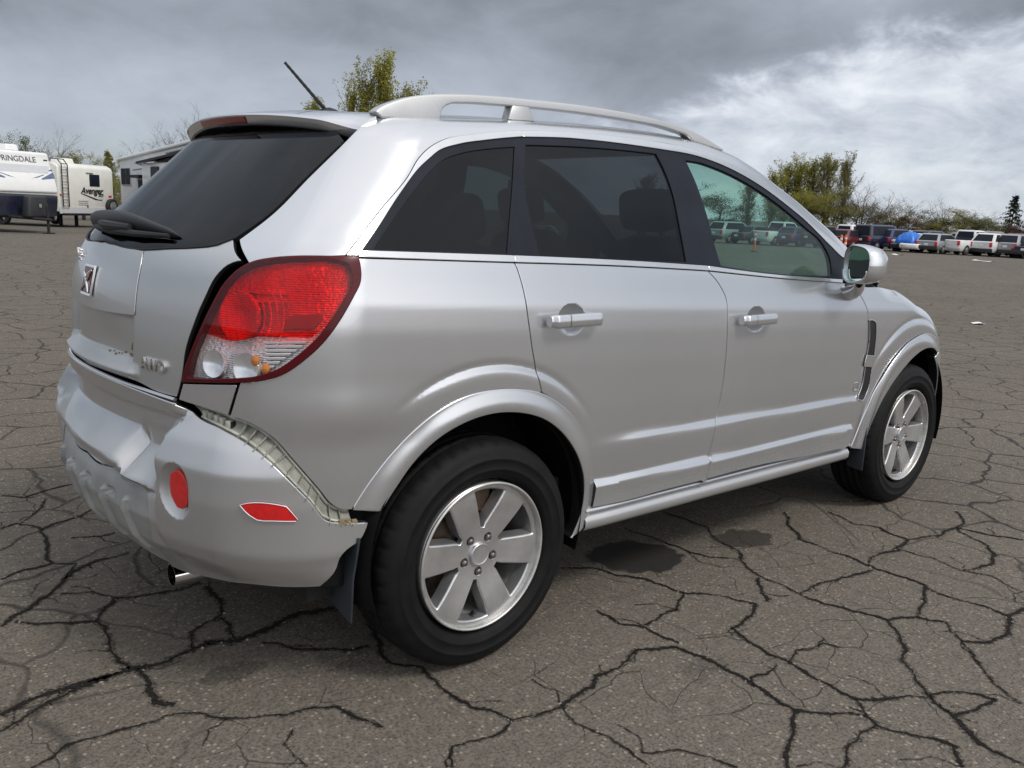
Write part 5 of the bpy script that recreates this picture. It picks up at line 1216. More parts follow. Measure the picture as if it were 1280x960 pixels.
def cracks(scale, w0, w1, seed):
    mp = g.n('ShaderNodeMapping'); mp.inputs['Location'].default_value = seed; g.l(wv, mp.inputs[0])
    v = g.n('ShaderNodeTexVoronoi', feature='DISTANCE_TO_EDGE', voronoi_dimensions='2D'); v.inputs['Scale'].default_value = scale; g.l(mp.outputs[0], v.inputs['Vector'])
    d = g.math('DIVIDE', v.outputs['Distance'], scale)
    wn_ = g.math('MAXIMUM', g.math('MULTIPLY_ADD', g.noise(1.7, 3, .6), (w1 - w0), w0), .0004)
    r = g.n('ShaderNodeMapRange', clamp=True); g.l(d, r.inputs[0]); g.set(r.inputs[1], 0.0); g.l(wn_, r.inputs[2]); r.inputs[3].default_value = 1; r.inputs[4].default_value = 0
    return r.outputs[0]
sx = g.n('ShaderNodeSeparateXYZ'); g.l(oc, sx.inputs[0])
rad2 = g.math('SQRT', g.math('ADD', g.math('POWER', g.math('SUBTRACT', sx.outputs[0], .6), 2.0), g.math('POWER', g.math('ADD', sx.outputs[1], .9), 2.0)))
# the traced crack net lies near the car: the small-scale pattern grows in beyond it
beyond = g.n('ShaderNodeMapRange', clamp=True); g.l(rad2, beyond.inputs[0]); beyond.inputs[1].default_value = 1.3; beyond.inputs[2].default_value = 2.3
zone = g.ramp(g.noise(.35, 3, .6), [(.36, .45), (.52, 1.0)])
c1_ = g.math('MULTIPLY', cracks(2.3, -.003, .027, (3.3, 1.2, 0)), g.math('MULTIPLY', beyond.outputs[0], zone))
c2_ = g.math('MULTIPLY', cracks(5.0, -.010, .013, (9.3, 4.2, 0)), g.math('MULTIPLY_ADD', beyond.outputs[0], .35, .55))
ck = g.math('MAXIMUM', g.math('POWER', c1_, .6), g.math('POWER', c2_, .7), clamp=True)
fine = g.noise(95, 4, .8); mid = g.noise(24, 6, .65); big = g.noise(.55, 6, .6); huge = g.noise(.045, 5, .6)
st = g.n('ShaderNodeTexVoronoi'); st.inputs['Scale'].default_value = 70; g.l(oc, st.inputs['Vector'])
base = g.mixc(g.ramp(big, [(.3, 0.0), (.7, 1.0)]), (.142, .118, .093), (.196, .165, .131))
base = g.mixc(g.ramp(huge, [(.42, 0.0), (.62, .65)]), base, (.19, .168, .142))
base = g.mixc(g.ramp(mid, [(.35, .5), (.6, 0.0)]), base, (.080, .072, .064))
base = g.mixc(g.ramp(fine, [(.38, .80), (.55, 0.0)]), base, (.040, .035, .029))
hs_ = g.n('ShaderNodeSeparateColor'); g.l(st.outputs['Color'], hs_.inputs[0])
chip = g.math('MULTIPLY', g.math('GREATER_THAN', hs_.outputs[0], .84), g.math('LESS_THAN', st.outputs['Distance'], .35))
base = g.mixc(g.math('MULTIPLY', chip, .75), base, (.30, .255, .20))
# oil stains with their own ragged outlines
def stain(cx, cy, rx, ry, rot=0.0):
    m_ = g.n('ShaderNodeMapping', vector_type='TEXTURE'); m_.inputs['Location'].default_value = (cx, cy, 0); m_.inputs['Rotation'].default_value = (0, 0, rot); m_.inputs['Scale'].default_value = (rx, ry, 1)
    g.l(vadd(oc, warp(16, .11, 5)), m_.inputs[0]); l = g.n('ShaderNodeVectorMath', operation='LENGTH'); g.l(m_.outputs[0], l.inputs[0])
    return g.ramp(l.outputs['Value'], [(.90, 1.0), (1.08, 0.0)])
stn = g.math('MAXIMUM', stain(1.05, -.62, .21, .17, -.5), g.math('MULTIPLY', stain(1.60, -.76, .16, .10, -.3), .8))
stn = g.math('MAXIMUM', stn, g.math('MULTIPLY', stain(-.62, -.52, .10, .05), .5)); stn = g.math('MAXIMUM', stn, g.math('MULTIPLY', stain(-.75, -1.52, .14, .07, .2), .45))
stn = g.math('MAXIMUM', stn, g.math('MULTIPLY', stain(.55, -1.35, .10, .06), .3))
base = g.mixc(g.math('MULTIPLY', stn, .93), base, (.022, .020, .019))
base = g.mixc(g.math('MULTIPLY', ck, .93), base, (.014, .013, .012))
g.p(Base_Color=base, Roughness=g.math('MULTIPLY_ADD', stn, -.25, .90)); g.b.inputs['Specular IOR Level'].default_value = .3
hgt = g.math('SUBTRACT', g.math('MULTIPLY_ADD', fine, .5, g.math('MULTIPLY', mid, .5)), g.math('MULTIPLY', ck, 3.0))
g.bump(hgt, .55, .006); M['asphalt'] = g.m
b = MB(); rs = [0, 2, 4, 6, 8, 10, 13, 17, 22, 30, 40, 55, 75, 95, 118, 160, 300, 700, 1800]; n = 72
b.v = [(0, 0, 0)]
for r in rs[1:]:
    b.v += [(r * math.cos(2 * math.pi * k / n), r * math.sin(2 * math.pi * k / n), gz(r, 0)) for k in range(n)]
b.f = [(0, 1 + k, 1 + (k + 1) % n) for k in range(n)]
for i in range(len(rs) - 2):
    o = 1 + i * n; b.f += [(o + k, o + n + k, o + n + (k + 1) % n, o + (k + 1) % n) for k in range(n)]
b.mi = [0] * len(b.f); b.sm = [True] * len(b.f)
tag(b.build('ground', M['asphalt']), kind='structure')
# cracks: ragged dark seams following the real ones
rng = random.Random(11)
def frac(pts, lev, amp):
    for _ in range(lev):
        q = [pts[0]]
        for a, c in zip(pts[:-1], pts[1:]):
            d = c - a; L_ = np.linalg.norm(d); nrm = np.array((-d[1], d[0])) / (L_ + 1e-9)
            q += [(a + c) / 2 + nrm * L_ * rng.uniform(-amp, amp), c]
        pts = q
    return pts
cm = NT('crack_filled_with_dark_grit'); cf = cm.noise(120, 4, .7)
cm.p(Base_Color=cm.ramp(cf, [(.35, (.008, .0075, .007)), (.62, (.022, .020, .017)), (.75, (.055, .048, .038))]), Roughness=.95); cm.b.inputs['Specular IOR Level'].default_value = .15; cm.bump(cf, .8, .006)
b = MB()
def strip(pts, w, lev=4, taper=True):
    FR = []
    pts = frac([np.array(q, float) for q in pts], lev, .10); m = len(pts); L_ = []; wv_ = rng.uniform(.8, 1.2)
    for i, q in enumerate(pts):
        d = pts[min(i + 1, m - 1)] - pts[max(i - 1, 0)]; d = d / (np.linalg.norm(d) + 1e-9); nrm = np.array((-d[1], d[0]))
        wv_ = min(1.7, max(.45, wv_ + rng.uniform(-.28, .28)))
        e = min(1, .62 + 5 * min(i, m - 1 - i) / m) if taper else 1
        for s in (1, -1):
            k = w * wv_ * e * rng.uniform(.45, 1.5); p_ = q + nrm * s * k; L_.append((p_[0], p_[1], gz(p_[0], p_[1]) + .003)); p_ = q + nrm * s * (k + w * rng.uniform(.4, 2.4) + .002); FR.append((p_[0], p_[1], gz(p_[0], p_[1]) + .0015))
    b.add(L_, [(2 * i, 2 * i + 1, 2 * i + 3, 2 * i + 2) for i in range(m - 1)], 0, False)
    b.add(FR, [(2 * i, 2 * i + 1, 2 * i + 3, 2 * i + 2) for i in range(m - 1)], 1, False)
for w, pts in CRACKS:
    strip(pts, .0022 * w + .0009)
    for _ in range(max(1, len(pts) // 5)):      # hairline side branches
        i = rng.randrange(len(pts)); a = rng.uniform(0, 6.28); q = np.array(pts[i]); ln_ = rng.uniform(.05, .18)
        strip([q, q + ln_ * np.array((math.cos(a), math.sin(a))) * .5, q + ln_ * np.array((math.cos(a + .4), math.sin(a + .4)))], .0010, 3)
fm_ = NT('grimy_crumbled_crack_edge'); fa = fm_.noise(70, 6, .75); fm_.p(Base_Color=(.035, .031, .026), Roughness=.95, Alpha=fm_.ramp(fa, [(.46, 0.0), (.60, .75)])); fm_.b.inputs['Specular IOR Level'].default_value = .15
o = b.build('ground_cracks', [cm.m, fm_.m], None, 0); recalc(o); tag(o, kind='structure')
for q in o.data.polygons[:1]:
    if q.normal.z < 0: o.data.flip_normals()
# scraps of paper blown on the lot
def scrap(az, D, w, h, rz, label):
    c = pos(az, D); b = MB(); Pg = []
    for i in range(6):
        Pg.append([(w * (i / 5 - .5), h * (j / 4 - .5), .012 + .35 * h * (math.sin(i * 1.3 + j) * .25 + .3 * abs(i / 5 - .5) * 2) ** 2) for j in range(5)])
    b.grid(np.array(Pg)); b.grid(np.array(Pg)[::-1] - (0, 0, .003)); o = b.build('paper_scrap', M['paper']); o.location = c; o.rotation_euler[2] = rz
    tag(o, label, 'litter')
scrap(20.92, 15.0, .20, .16, .6, 'crumpled white paper scrap lying alone on open asphalt beyond the front wheel')
scrap(21.1, 58, 1.3, .5, 1.2, 'long white sheet lying on the asphalt before the white estate')
scrap(25.7, 62, .9, .5, 1.0, 'small white sheet lying on the asphalt before the tarped wreck')
b = MB(); rng = random.Random(21)
for _ in range(420):
    r = 1.0 + 7 * rng.random() ** 1.6; a = rng.uniform(-1.2, 2.2); x, y = CAM[0] + r * math.cos(a), CAM[1] + r * math.sin(a); s_ = rng.uniform(.003, .008)
    if rng.random() < .5:
        w_, pts = CRACKS[rng.randrange(len(CRACKS))]; q = pts[rng.randrange(len(pts))]; x, y = q[0] + rng.gauss(0, .02), q[1] + rng.gauss(0, .02)
    k0 = rng.uniform(0, 6.28); ring_ = [(x + s_ * rng.uniform(.7, 1.2) * math.cos(k0 + k * 1.257), y + s_ * rng.uniform(.7, 1.2) * math.sin(k0 + k * 1.257), gz(x, y) + .001) for k in range(5)]
    b.add(ring_ + [(x, y, gz(x, y) + s_ * rng.uniform(.5, 1.0))], [(k, (k + 1) % 5, 5) for k in range(5)], 0, False)
tag(b.build('loose_grit', simple('loose_stone_grit', (.20, .175, .145), .9, var=.5, nscale=40), None, 0), kind='stuff')
# ---------------- travel trailers ----------------
def facing(o, fn, d):
    return o
def trailer_frame(name, pl, pr, label):
    """origin at the ground below the middle of the near face; local x runs rightwards along it, local -y faces the viewer"""
    c = (pl + pr) / 2; d = pr - pl; rz = math.atan2(d[1], d[0]); return tag(empty(name, c, rz), label, 'travel trailer'), float(np.hypot(d[0], d[1]))
def extr(b, prof, x0, x1, mi=0):
    """(y,z) outline pushed from x0 to x1"""
    n = len(prof); v = [(x, y, z) for x in (x0, x1) for y, z in prof]
    b.add(v, [tuple(range(n))[::-1], tuple(range(n, 2 * n))] + [(i, (i + 1) % n, n + (i + 1) % n, n + i) for i in range(n)], mi, False); return b
# 1: white nose with black skirt
tr, w = trailer_frame('travel_trailer', pos(80.0, 36.9), pos(76.72, 38.6), 'white travel trailer nose with SPRINGDALE lettering and black lower front, at the far left')
H = 2.98
nose = lambda z: .02 + .42 * sstep(1.5, 3.0, z) + .10 * sstep(1.35, .55, z)
zz = np.linspace(.62, H, 26)
b = MB(); extr(b, [(nose(z), z) for z in zz if z >= 1.42] + [(.60, H + .02), (8.0, H + .02), (8.0, 1.42)], -w / 2, w / 2); bevel(recalc(b.build('wall', M['white'], tr)), .09, 3)
b = MB(); extr(b, [(nose(z) + .015, z) for z in np.linspace(.60, 1.41, 12)] + [(8.0, 1.41), (8.0, .60)], -w / 2 + .02, w / 2 - .02); bevel(recalc(b.build('lower_wall', M['navyband'], tr)), .05, 2)
for s, lab in ((-1, 0), (1, 0)):
    b = MB()
    b.add([(s * (w / 2 - .02), nose(z) - .004, z) for z in (2.05, 2.28)] + [(s * (w / 2 - .62), nose(z) - .004, z) for z in (1.98, 2.02)][::-1], [(0, 1, 2, 3)], 0, False); b.add([(s * (w / 2 - .02), nose(z) - .004, z) for z in (2.32, 2.40)] + [(s * (w / 2 - .36), nose(2.32) - .004, 2.30)], [(0, 1, 2)], 0, False)
    b.build('side_graphic', M['bluegraphic'], tr)
b = MB()
for s in (-1, 1): b.add([(s * .9, nose(2.15) - .006, 2.15), (0, nose(1.86) - .006, 1.84), (0, nose(1.95) - .006, 1.93), (s * .95, nose(2.20) - .006, 2.19)], [(0, 1, 2, 3)], 0, False)
b.build('chevron_graphic', M['bluegraphic'], tr)
b = MB(); b.add([(x, nose(z) - .005, z) for z in (2.22, 2.50) for x in ((-w / 2 + .25, w / 2 - .25) if z < 2.4 else (w / 2 - .10, -w / 2 + .10))], [(0, 1, 2, 3)], 0, False); b.build('grey_band', M['greyband'], tr)
sl_ = math.atan2(nose(2.85) - nose(2.55), .3)
text('lettering', 'SPRINGDALE', .30, (-.10, nose(2.70) - .012, 2.70), M['textgrey'], tr, (1, 0, 0), (0, math.sin(sl_), math.cos(sl_)), .008)
b = MB(); b.box((.02, .9, H + .14), (.55, .5, .22), top=.8); b.box((-.7, 2.2, H + .16), (1.2, .9, .25)); bevel(b.build('roof_vent', M['white'], tr), .03)
b = MB(); b.box((w / 2 - .2, nose(2.72) - .01, 2.72), (.16, .03, .04)); b.build('marker_lamp', M['steel'], tr)
b = MB(); b.tube([(-.9, .6, .62), (0, -1.15, .52)], .06, 6); b.tube([(.9, .6, .62), (0, -1.15, .52)], .06, 6); b.tube([(0, -1.0, 1.0), (0, -1.0, .05)], .05, 8); b.box((0, -1.0, .03), (.3, .3, .04)); b.build('tow_hitch', M['steel'], tr)
b = MB(); b.box((-.05, -.45, .98), (.95, .42, .80), top=.8); bevel(b.build('gas_bottle_cover', M['plastic'], tr), .08, 3)
b = MB(); b.box((-.02, -.672, 1.02), (.10, .02, .12)); b.build('latch', M['alu'], tr)
for s in (-1, 1):
    for y in (4.6, 5.5):
        b = MB(); b.lathe([(-.12, .2), (-.12, .33), (-.08, .36), (.08, .36), (.12, .33), (.12, .2), (-.12, .2)], 24, 'x', (s * (w / 2 - .2), y, .36)); b.build('wheel', M['tireflat'], tr)
# 2: off-white trailer seen from behind
tr, w = trailer_frame('travel_trailer', pos(76.75, 45.5), pos(73.85, 48.2), 'off-white travel trailer rear with ladder, dark square window and spare wheel')
H = 2.95
b = MB(); extr(b, [(0, .72), (0, H - .25), (.06, H - .12), (.3, H), (8, H), (8, .72)], -w / 2, w / 2); bevel(recalc(b.build('wall', M['cream'], tr)), .07, 3)
b = MB(); b.box((0, -.005, .80), (w - .04, .03, .30)); b.build('grey_band', M['greyband'], tr)
b = MB(); b.box((.52, -.004, 2.22), (.66, .05, .56)); bevel(b.build('window', M['black'], tr), .06, 3)
b = MB()
for x in (-w / 2 + .16, -w / 2 + .52): b.tube([(x, -.10, .95), (x, -.10, 2.85), (x + .02, .12, 3.10), (x + .02, .5, 3.12)], .025, 6)
for k in range(8): b.tube([(-w / 2 + .16, -.10, 1.0 + .27 * k), (-w / 2 + .52, -.10, 1.0 + .27 * k)], .018, 6)
b.build('ladder', M['steel'], tr)
text('lettering', 'Avenger', .42, (.30, -.02, 1.72), M['textblack'], tr, (1, 0, 0), (0, 0, 1), .008, True, shear=.3)
text('lettering', 'ATI', .20, (.88, -.02, 1.52), M['textblack'], tr, (1, 0, 0), (0, 0, 1), .008, True, shear=.3)
b = MB(); b.add([(-.35, -.012, 1.56), (.55, -.012, 1.30), (.95, -.012, 1.28), (1.0, -.012, 1.33), (.72, -.012, 1.33), (-.3, -.012, 1.585)], [(0, 1, 2, 3, 4, 5)], 0, False); b.build('swoosh_graphic', M['textblack'], tr)
b = MB(); b.lathe([(-.20, 0), (-.20, .18), (-.18, .22), (-.19, .33), (-.12, .37), (-.02, .36)], 28, 'y', (w / 2 - .28, 0, 1.02)); sp2 = recalc(b.build('spare_wheel', M['tireflat'], tr, 40))
b = MB(); b.lathe([(-.205, 0), (-.205, .2), (-.195, .22)], 28, 'y', (w / 2 - .28, 0, 1.02)); recalc(b.build('wheel_cover', M['alu'], sp2))
b = MB(); b.box((w / 2 - .28, -.01, 1.50), (.18, .04, .07)); b.box((-w / 2 + .12, -.01, 1.5), (.1, .04, .07)); b.build('tail_lamp', M['red_solid'], tr)
b = MB(); b.box((.1, -.10, .62), (w - .1, .10, .10)); b.box((-.45, 1.2, .35), (.12, .12, .7)); b.box((.55, 1.2, .35), (.12, .12, .7)); b.box((0, 4, .62), (w - .3, 7.5, .14)); b.build('chassis', M['steel'], tr)
b = MB()
for k in range(3): b.box((-.28, -.006, 1.24 - .09 * k), (.62, .02, .018))
b.box((-.02, -.012, .98), (.07, .03, .14)); b.box((.2, -.012, 2.55), (.45, .03, .04)); b.build('side_fitting', M['textgrey'], tr)
b = MB(); b.box((-.15, 1.2, H + .12), (.8, .7, .24), top=.85); bevel(b.build('roof_vent', M['cream'], tr), .03)
for s in (-1, 1):
    b = MB(); b.lathe([(-.12, .2), (-.12, .33), (-.08, .36), (.08, .36), (.12, .33), (.12, .2), (-.12, .2)], 24, 'x', (s * (w / 2 - .2), 3.4, .36)); b.build('wheel', M['tireflat'], tr)
# 3: long trailer, flank to the viewer, roof climbing towards the right
pl_, pr_ = pos(73.45, 52.0), pos(66.0, 35.5)
tr, w = trailer_frame('travel_trailer', pl_, pr_, 'long white trailer flank with slide-out and awnings, half hidden by the rear window')
hl_, hr_ = 3.42, 4.35
_dl = (pr_ - pl_)[:2] / w
def along(az):
    a = np.array((math.cos(R(az)), math.sin(R(az)))); m_ = np.array(((_dl[0], -a[0]), (_dl[1], -a[1]))); return float(np.linalg.solve(m_, CAM[:2] - pl_[:2])[0]) - w / 2
top_ = lambda x: hl_ + (hr_ - hl_) * (x / w + .5)
b = MB(); xs = np.linspace(-w / 2, w / 2, 12); n_ = len(xs)
v = [(x, 0, .75) for x in xs] + [(x, 0, top_(x)) for x in xs] + [(x, 2.4, top_(x)) for x in xs] + [(x, 2.4, .75) for x in xs]
f = [(r * n_ + i, r * n_ + i + 1, ((r + 1) % 4) * n_ + i + 1, ((r + 1) % 4) * n_ + i) for r in range(4) for i in range(n_ - 1)] + [(0, n_, 2 * n_, 3 * n_), (n_ - 1, 4 * n_ - 1, 3 * n_ - 1, 2 * n_ - 1)]
b.add(v, f, 0, False); recalc(b.build('wall', M['white'], tr))
b = MB(); b.tube([(x, -.06, top_(x) - .02) for x in xs], .085, 8); b.build('roof_edge', M['white'], tr)
b = MB(); b.tube([(x, -.10, top_(x) - .28) for x in xs[5:]], .05, 8); b.build('awning_rail', M['alu'], tr)
for x0, x1, z0, z1 in ((along(73.35), along(72.85), 2.05, 3.0), (along(72.45), along(71.75), 1.35, 2.42)):
    b = MB(); b.box(((x0 + x1) / 2, -.02, (z0 + z1) / 2), (x1 - x0, .06, z1 - z0)); fr_ = bevel(b.build('window', M['greyband'], tr), .02)
    b = MB(); b.box(((x0 + x1) / 2 - .25 * (x1 - x0), -.055, (z0 + z1) / 2), ((x1 - x0) * .42, .03, (z1 - z0) * .86)); b.box(((x0 + x1) / 2 + .24 * (x1 - x0), -.055, (z0 + z1) / 2), ((x1 - x0) * .44, .03, (z1 - z0) * .86)); b.build('pane', M['black'], fr_)
b = MB(); b.box(((along(72.5) + along(71.7)) / 2, -.35, 2.50), (along(71.65) - along(72.55), .7, .12)); b.build('awning', M['black'], tr)
x0 = along(71.55)
b = MB(); b.box((x0 + 3.2, -.30, 2.05), (6.4, .6, 2.1)); so_ = bevel(b.build('slide_out', M['white'], tr), .03)
b = MB(); zs_ = lambda x: top_(x) - .50
b.add([(x, y, zs_(x) + dz) for x in (x0 - .1, x0 + 6.6) for y, dz in ((-.85, -.16), (0, 0), (0, .10), (-.85, -.06))], [(3, 2, 1, 0), (4, 5, 6, 7), (0, 1, 5, 4), (1, 2, 6, 5), (2, 3, 7, 6), (3, 0, 4, 7)], 0, False); recalc(b.build('slide_out_awning', M['black'], so_))
b = MB(); b.box((x0 + 2.0, -.62, 2.55), (1.1, .06, .75)); b.build('window', M['black'], so_)
b = MB(); 
b.add([(along(72.7), -.012, 3.20), (along(72.2), -.012, 3.02), (along(71.7), -.012, 3.45), (along(72.2), -.012, 3.16)], [(0, 1, 2, 3)], 0, False)
b.add([(along(72.75), -.012, 2.82), (along(71.65), -.012, 2.92), (along(71.65), -.012, 2.98), (along(72.75), -.012, 2.87)], [(0, 1, 2, 3)], 0, False); b.build('side_graphic', M['bluegraphic'], tr)
b = MB(); b.box(((along(72.75) + along(72.5)) / 2, -.02, 1.25), (along(72.45) - along(72.8), .05, .62)); b.build('hatch', M['greyband'], tr)
b = MB(); b.box((0, 1.2, .62), (w - .6, 2.0, .2)); b.build('chassis', M['steel'], tr)
for k in range(3):
    b = MB(); b.lathe([(-.12, .2), (-.12, .33), (-.08, .36), (.08, .36), (.12, .33), (.12, .2), (-.12, .2)], 24, 'y', (-1.5 + .9 * k, .2, .36)); b.build('wheel', M['tireflat'], tr)
# ---------------- parked cars ----------------
carpaint = {}
def cpaint(name, c, metal=.3):
    if name not in carpaint: carpaint[name] = paint('car_paint_' + name, c, metal, .35)
    return carpaint[name]
wheel_me = None
def parked(kind, az, D, col, heading, label, lamp='red_solid', name=None):
    """x points to the car's nose; origin on the ground under its tail"""
    c = pos(az, D); o = empty({'suv': 'parked_suv', 'pickup': 'parked_pickup', 'sedan': 'parked_sedan', 'van': 'parked_van', 'hatch': 'parked_hatchback'}[kind], c, R(heading))
    tag(o, label, 'car', 'cars parked in a row at the far side of the lot')
    W_ = .92; LL, belt_, roof_, tail, g0, g1, rr, fr__ = dict(suv=(4.8, 1.10, 1.72, 0.0, .12, 3.3, .48, 1.1), pickup=(5.8, 1.12, 1.88, 0, 2.05, 4.0, .22, .85), sedan=(4.7, .95, 1.46, 0, .75, 3.6, .75, 1.1), van=(5.1, 1.10, 1.98, 0, .05, 3.9, .18, 1.1), hatch=(4.2, .98, 1.52, 0, .10, 2.9, .45, 1.0))[kind]
    b = MB()
    # lower body: sections along x, rounded in plan and section
    def sec(x, zt, w, z0=.30):
        return [(x, s * ww, z) for s in (1, -1) for ww, z in ([(w * .90, z0), (w, z0 + .22), (w, zt - .22), (w * .95, zt - .05), (w * .86, zt)] if s > 0 else [(w * .86, zt), (w * .95, zt - .05), (w, zt - .22), (w, z0 + .22), (w * .90, z0)])]
    hood = belt_ - .10
    st_ = [(0, belt_ - .05, W_ * .88), (.08, belt_, W_ * .97), (.5, belt_, W_), (g1 + .2, belt_, W_), (g1 + .6, hood, W_), (LL - .5, hood - .12, W_ * .96), (LL - .12, hood - .25, W_ * .88), (LL, hood - .40, W_ * .78)]
    if kind == 'sedan': st_ = [(0, belt_ - .10, W_ * .85), (.08, belt_ - .03, W_ * .96), (.6, belt_, W_)] + st_[3:]
    Pg = [sec(*q) for q in st_]; Pg = [r + [r[0]] for r in Pg]
    b.grid(np.array(Pg)); b.add(Pg[0][:-1], [tuple(range(10))], 0, False); b.add(Pg[-1][:-1], [tuple(range(10))[::-1]], 0, False)
    # cabin
    def cab(x, z, w): return [(x, w, z), (x, -w, z)]
    A0, A1 = [(g0, W_ * .93), (g1 + fr__ * .55, W_ * .93)], [(g0 + rr, W_ * .74), (g1 - fr__ * .45, W_ * .74)]
    v = []
    for z, q in ((belt_ - .03, A0), (roof_ - .06, A1)):
        v += [(q[0][0], -q[0][1], z), (q[1][0], -q[1][1], z), (q[1][0], q[1][1], z), (q[0][0], q[0][1], z)]
    v += [(A1[0][0] + .10, -W_ * .64, roof_), (A1[1][0] - .25, -W_ * .64, roof_), (A1[1][0] - .25, W_ * .64, roof_), (A1[0][0] + .10, W_ * .64, roof_)]
    b.add(v, [(0, 1, 5, 4), (1, 2, 6, 5), (2, 3, 7, 6), (3, 0, 4, 7), (4, 5, 9, 8), (5, 6, 10, 9), (6, 7, 11, 10), (7, 4, 8, 11), (8, 9, 10, 11)], 0, False)
    body = recalc(b.build('body', col, o, 40)); bevel(body, .035, 2, 35)
    if kind == 'pickup':        # sunk load bed
        b = MB(); b.box((1.02, 0, belt_ + .004), (1.86, 1.44, .012)); b.build('load_bed', M['plastic'], o)
    vv = np.array(v)
    def pane(i, name, quad, ins, push):
        q = vv[list(quad)]; cc_ = q.mean(0); q2 = cc_ + (q - cc_) * ins; nn = np.cross(q[1] - q[0], q[3] - q[0]); nn /= np.linalg.norm(nn)
        if nn @ (cc_ - vv.mean(0)) < 0: nn = -nn
        m = MB(); m.add(list(q2 + nn * push) + list(q2 - nn * .03), [(0, 1, 2, 3), (4, 5, 6, 7), (0, 1, 5, 4), (1, 2, 6, 5), (2, 3, 7, 6), (3, 0, 4, 7)], 0, False); recalc(m.build(name, M['black'], o))
    pane(0, 'rear_window', (3, 0, 4, 7), .84, .012); pane(1, 'side_window', (0, 1, 5, 4), .84, .012); pane(2, 'side_window', (2, 3, 7, 6), .84, .012); pane(3, 'windscreen', (1, 2, 6, 5), .88, .012)
    for s in (1, -1):
        m = MB(); m.box((.02, s * W_ * .80, belt_ - .22), (.10, .20, .34 if kind != 'sedan' else .18)); bevel(m.build('tail_lamp', M[lamp], o), .02)
    m = MB(); m.box((.02, 0, .44), (.16, 1.74, .30)); bevel(m.build('bumper', M['plastic'] if kind != 'pickup' else M['alu'], o), .03)  # dark bumper made taller to stand in for shade on the lower body
    m = MB(); m.box((-.012, 0, belt_ - .28), (.012, .32, .16)); m.build('number_plate', M['paper'], o)
    R_ = .40 if kind == 'pickup' else .34
    for x in (.95, LL - .95):
        for s in (1, -1):
            m = MB(); m.lathe([(-.11, .18), (-.11, R_ - .04), (-.07, R_), (.07, R_), (.11, R_ - .04), (.11, .18)], 22, 'y', (x, s * (W_ - .10), R_)); wo_ = recalc(m.build('wheel', M['tireflat'], o, 40))
            m = MB(); m.lathe([(-.02, 0), (-.02, .17), (.0, .21)], 16, 'y', (x, s * (W_ + .0), R_)) if s < 0 else m.lathe([(.02, 0), (.02, .17), (.0, .21)], 16, 'y', (x, s * (W_ + .0), R_)); recalc(m.build('rim', M['alu'], wo_))
    return o
WH, NV, BK, SV, GR, RD, BL, TN = cpaint('white', (.70, .70, .69), 0), cpaint('navy', (.012, .018, .045)), cpaint('black', (.012, .012, .014)), cpaint('silver', (.36, .37, .39), .6), cpaint('charcoal', (.05, .052, .058), .5), cpaint('maroon', (.13, .012, .014)), cpaint('blue', (.010, .022, .10)), cpaint('tan', (.30, .27, .22), .4)
hd = -4
row = [('suv', 36.6, 72, SV, 'silver SUV parked far off, glimpsed through the front door window, leftmost'), ('sedan', 35.2, 72, GR, 'charcoal sedan glimpsed through the front door window, second from its left'),
 ('pickup', 33.8, 72, WH, 'white pickup glimpsed in the middle of the front door window'), ('hatch', 32.3, 72, BL, 'blue hatchback glimpsed through the front door window beside the white pickup'),
 ('suv', 31.0, 72, BK, 'black SUV glimpsed at the right of the front door window'),
 ('hatch', 29.2, 73, RD, 'maroon hatchback half hidden by the orange posts'), ('van', 27.85, 74, NV, 'navy van, tall and dark, parked beside the maroon hatchback'),
 ('suv', 26.75, 75, BL, 'blue SUV with large red tail lamps next to the tarped wreck'), ('sedan', 25.55, 74, WH, 'white wrecked sedan under a blue tarp'),
 ('suv', 24.75, 77, GR, 'charcoal SUV between the tarped wreck and the silver crossover'), ('hatch', 24.2, 73, SV, 'silver crossover parked in front of the white pickup cab'),
 ('pickup', 23.0, 73.5, WH, 'white pickup with its broad tailgate towards the viewer'), ('suv', 22.25, 75, NV, 'navy SUV with a pale number plate between white pickup and white estate'),
 ('suv', 21.35, 74, WH, 'white SUV with dark rear window, in open view right of the navy SUV'), ('suv', 20.55, 77, GR, 'dark grey SUV just right of the white SUV'),
 ('suv', 20.12, 74, SV, 'silver SUV with tall red tail lamps near the right edge'), ('sedan', 19.2, 73, NV, 'navy sedan cut by the right edge of the picture')]
rowrng = random.Random(5)
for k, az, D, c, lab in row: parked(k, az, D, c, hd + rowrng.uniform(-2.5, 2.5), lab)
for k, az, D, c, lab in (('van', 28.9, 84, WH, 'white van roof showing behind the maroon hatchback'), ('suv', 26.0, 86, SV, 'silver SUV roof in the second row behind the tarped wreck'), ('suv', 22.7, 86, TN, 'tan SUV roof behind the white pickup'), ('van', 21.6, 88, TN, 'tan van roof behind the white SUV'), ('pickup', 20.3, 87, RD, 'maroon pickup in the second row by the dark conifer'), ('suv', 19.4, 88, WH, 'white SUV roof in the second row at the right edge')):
    parked(k, az, D, c, hd, lab)
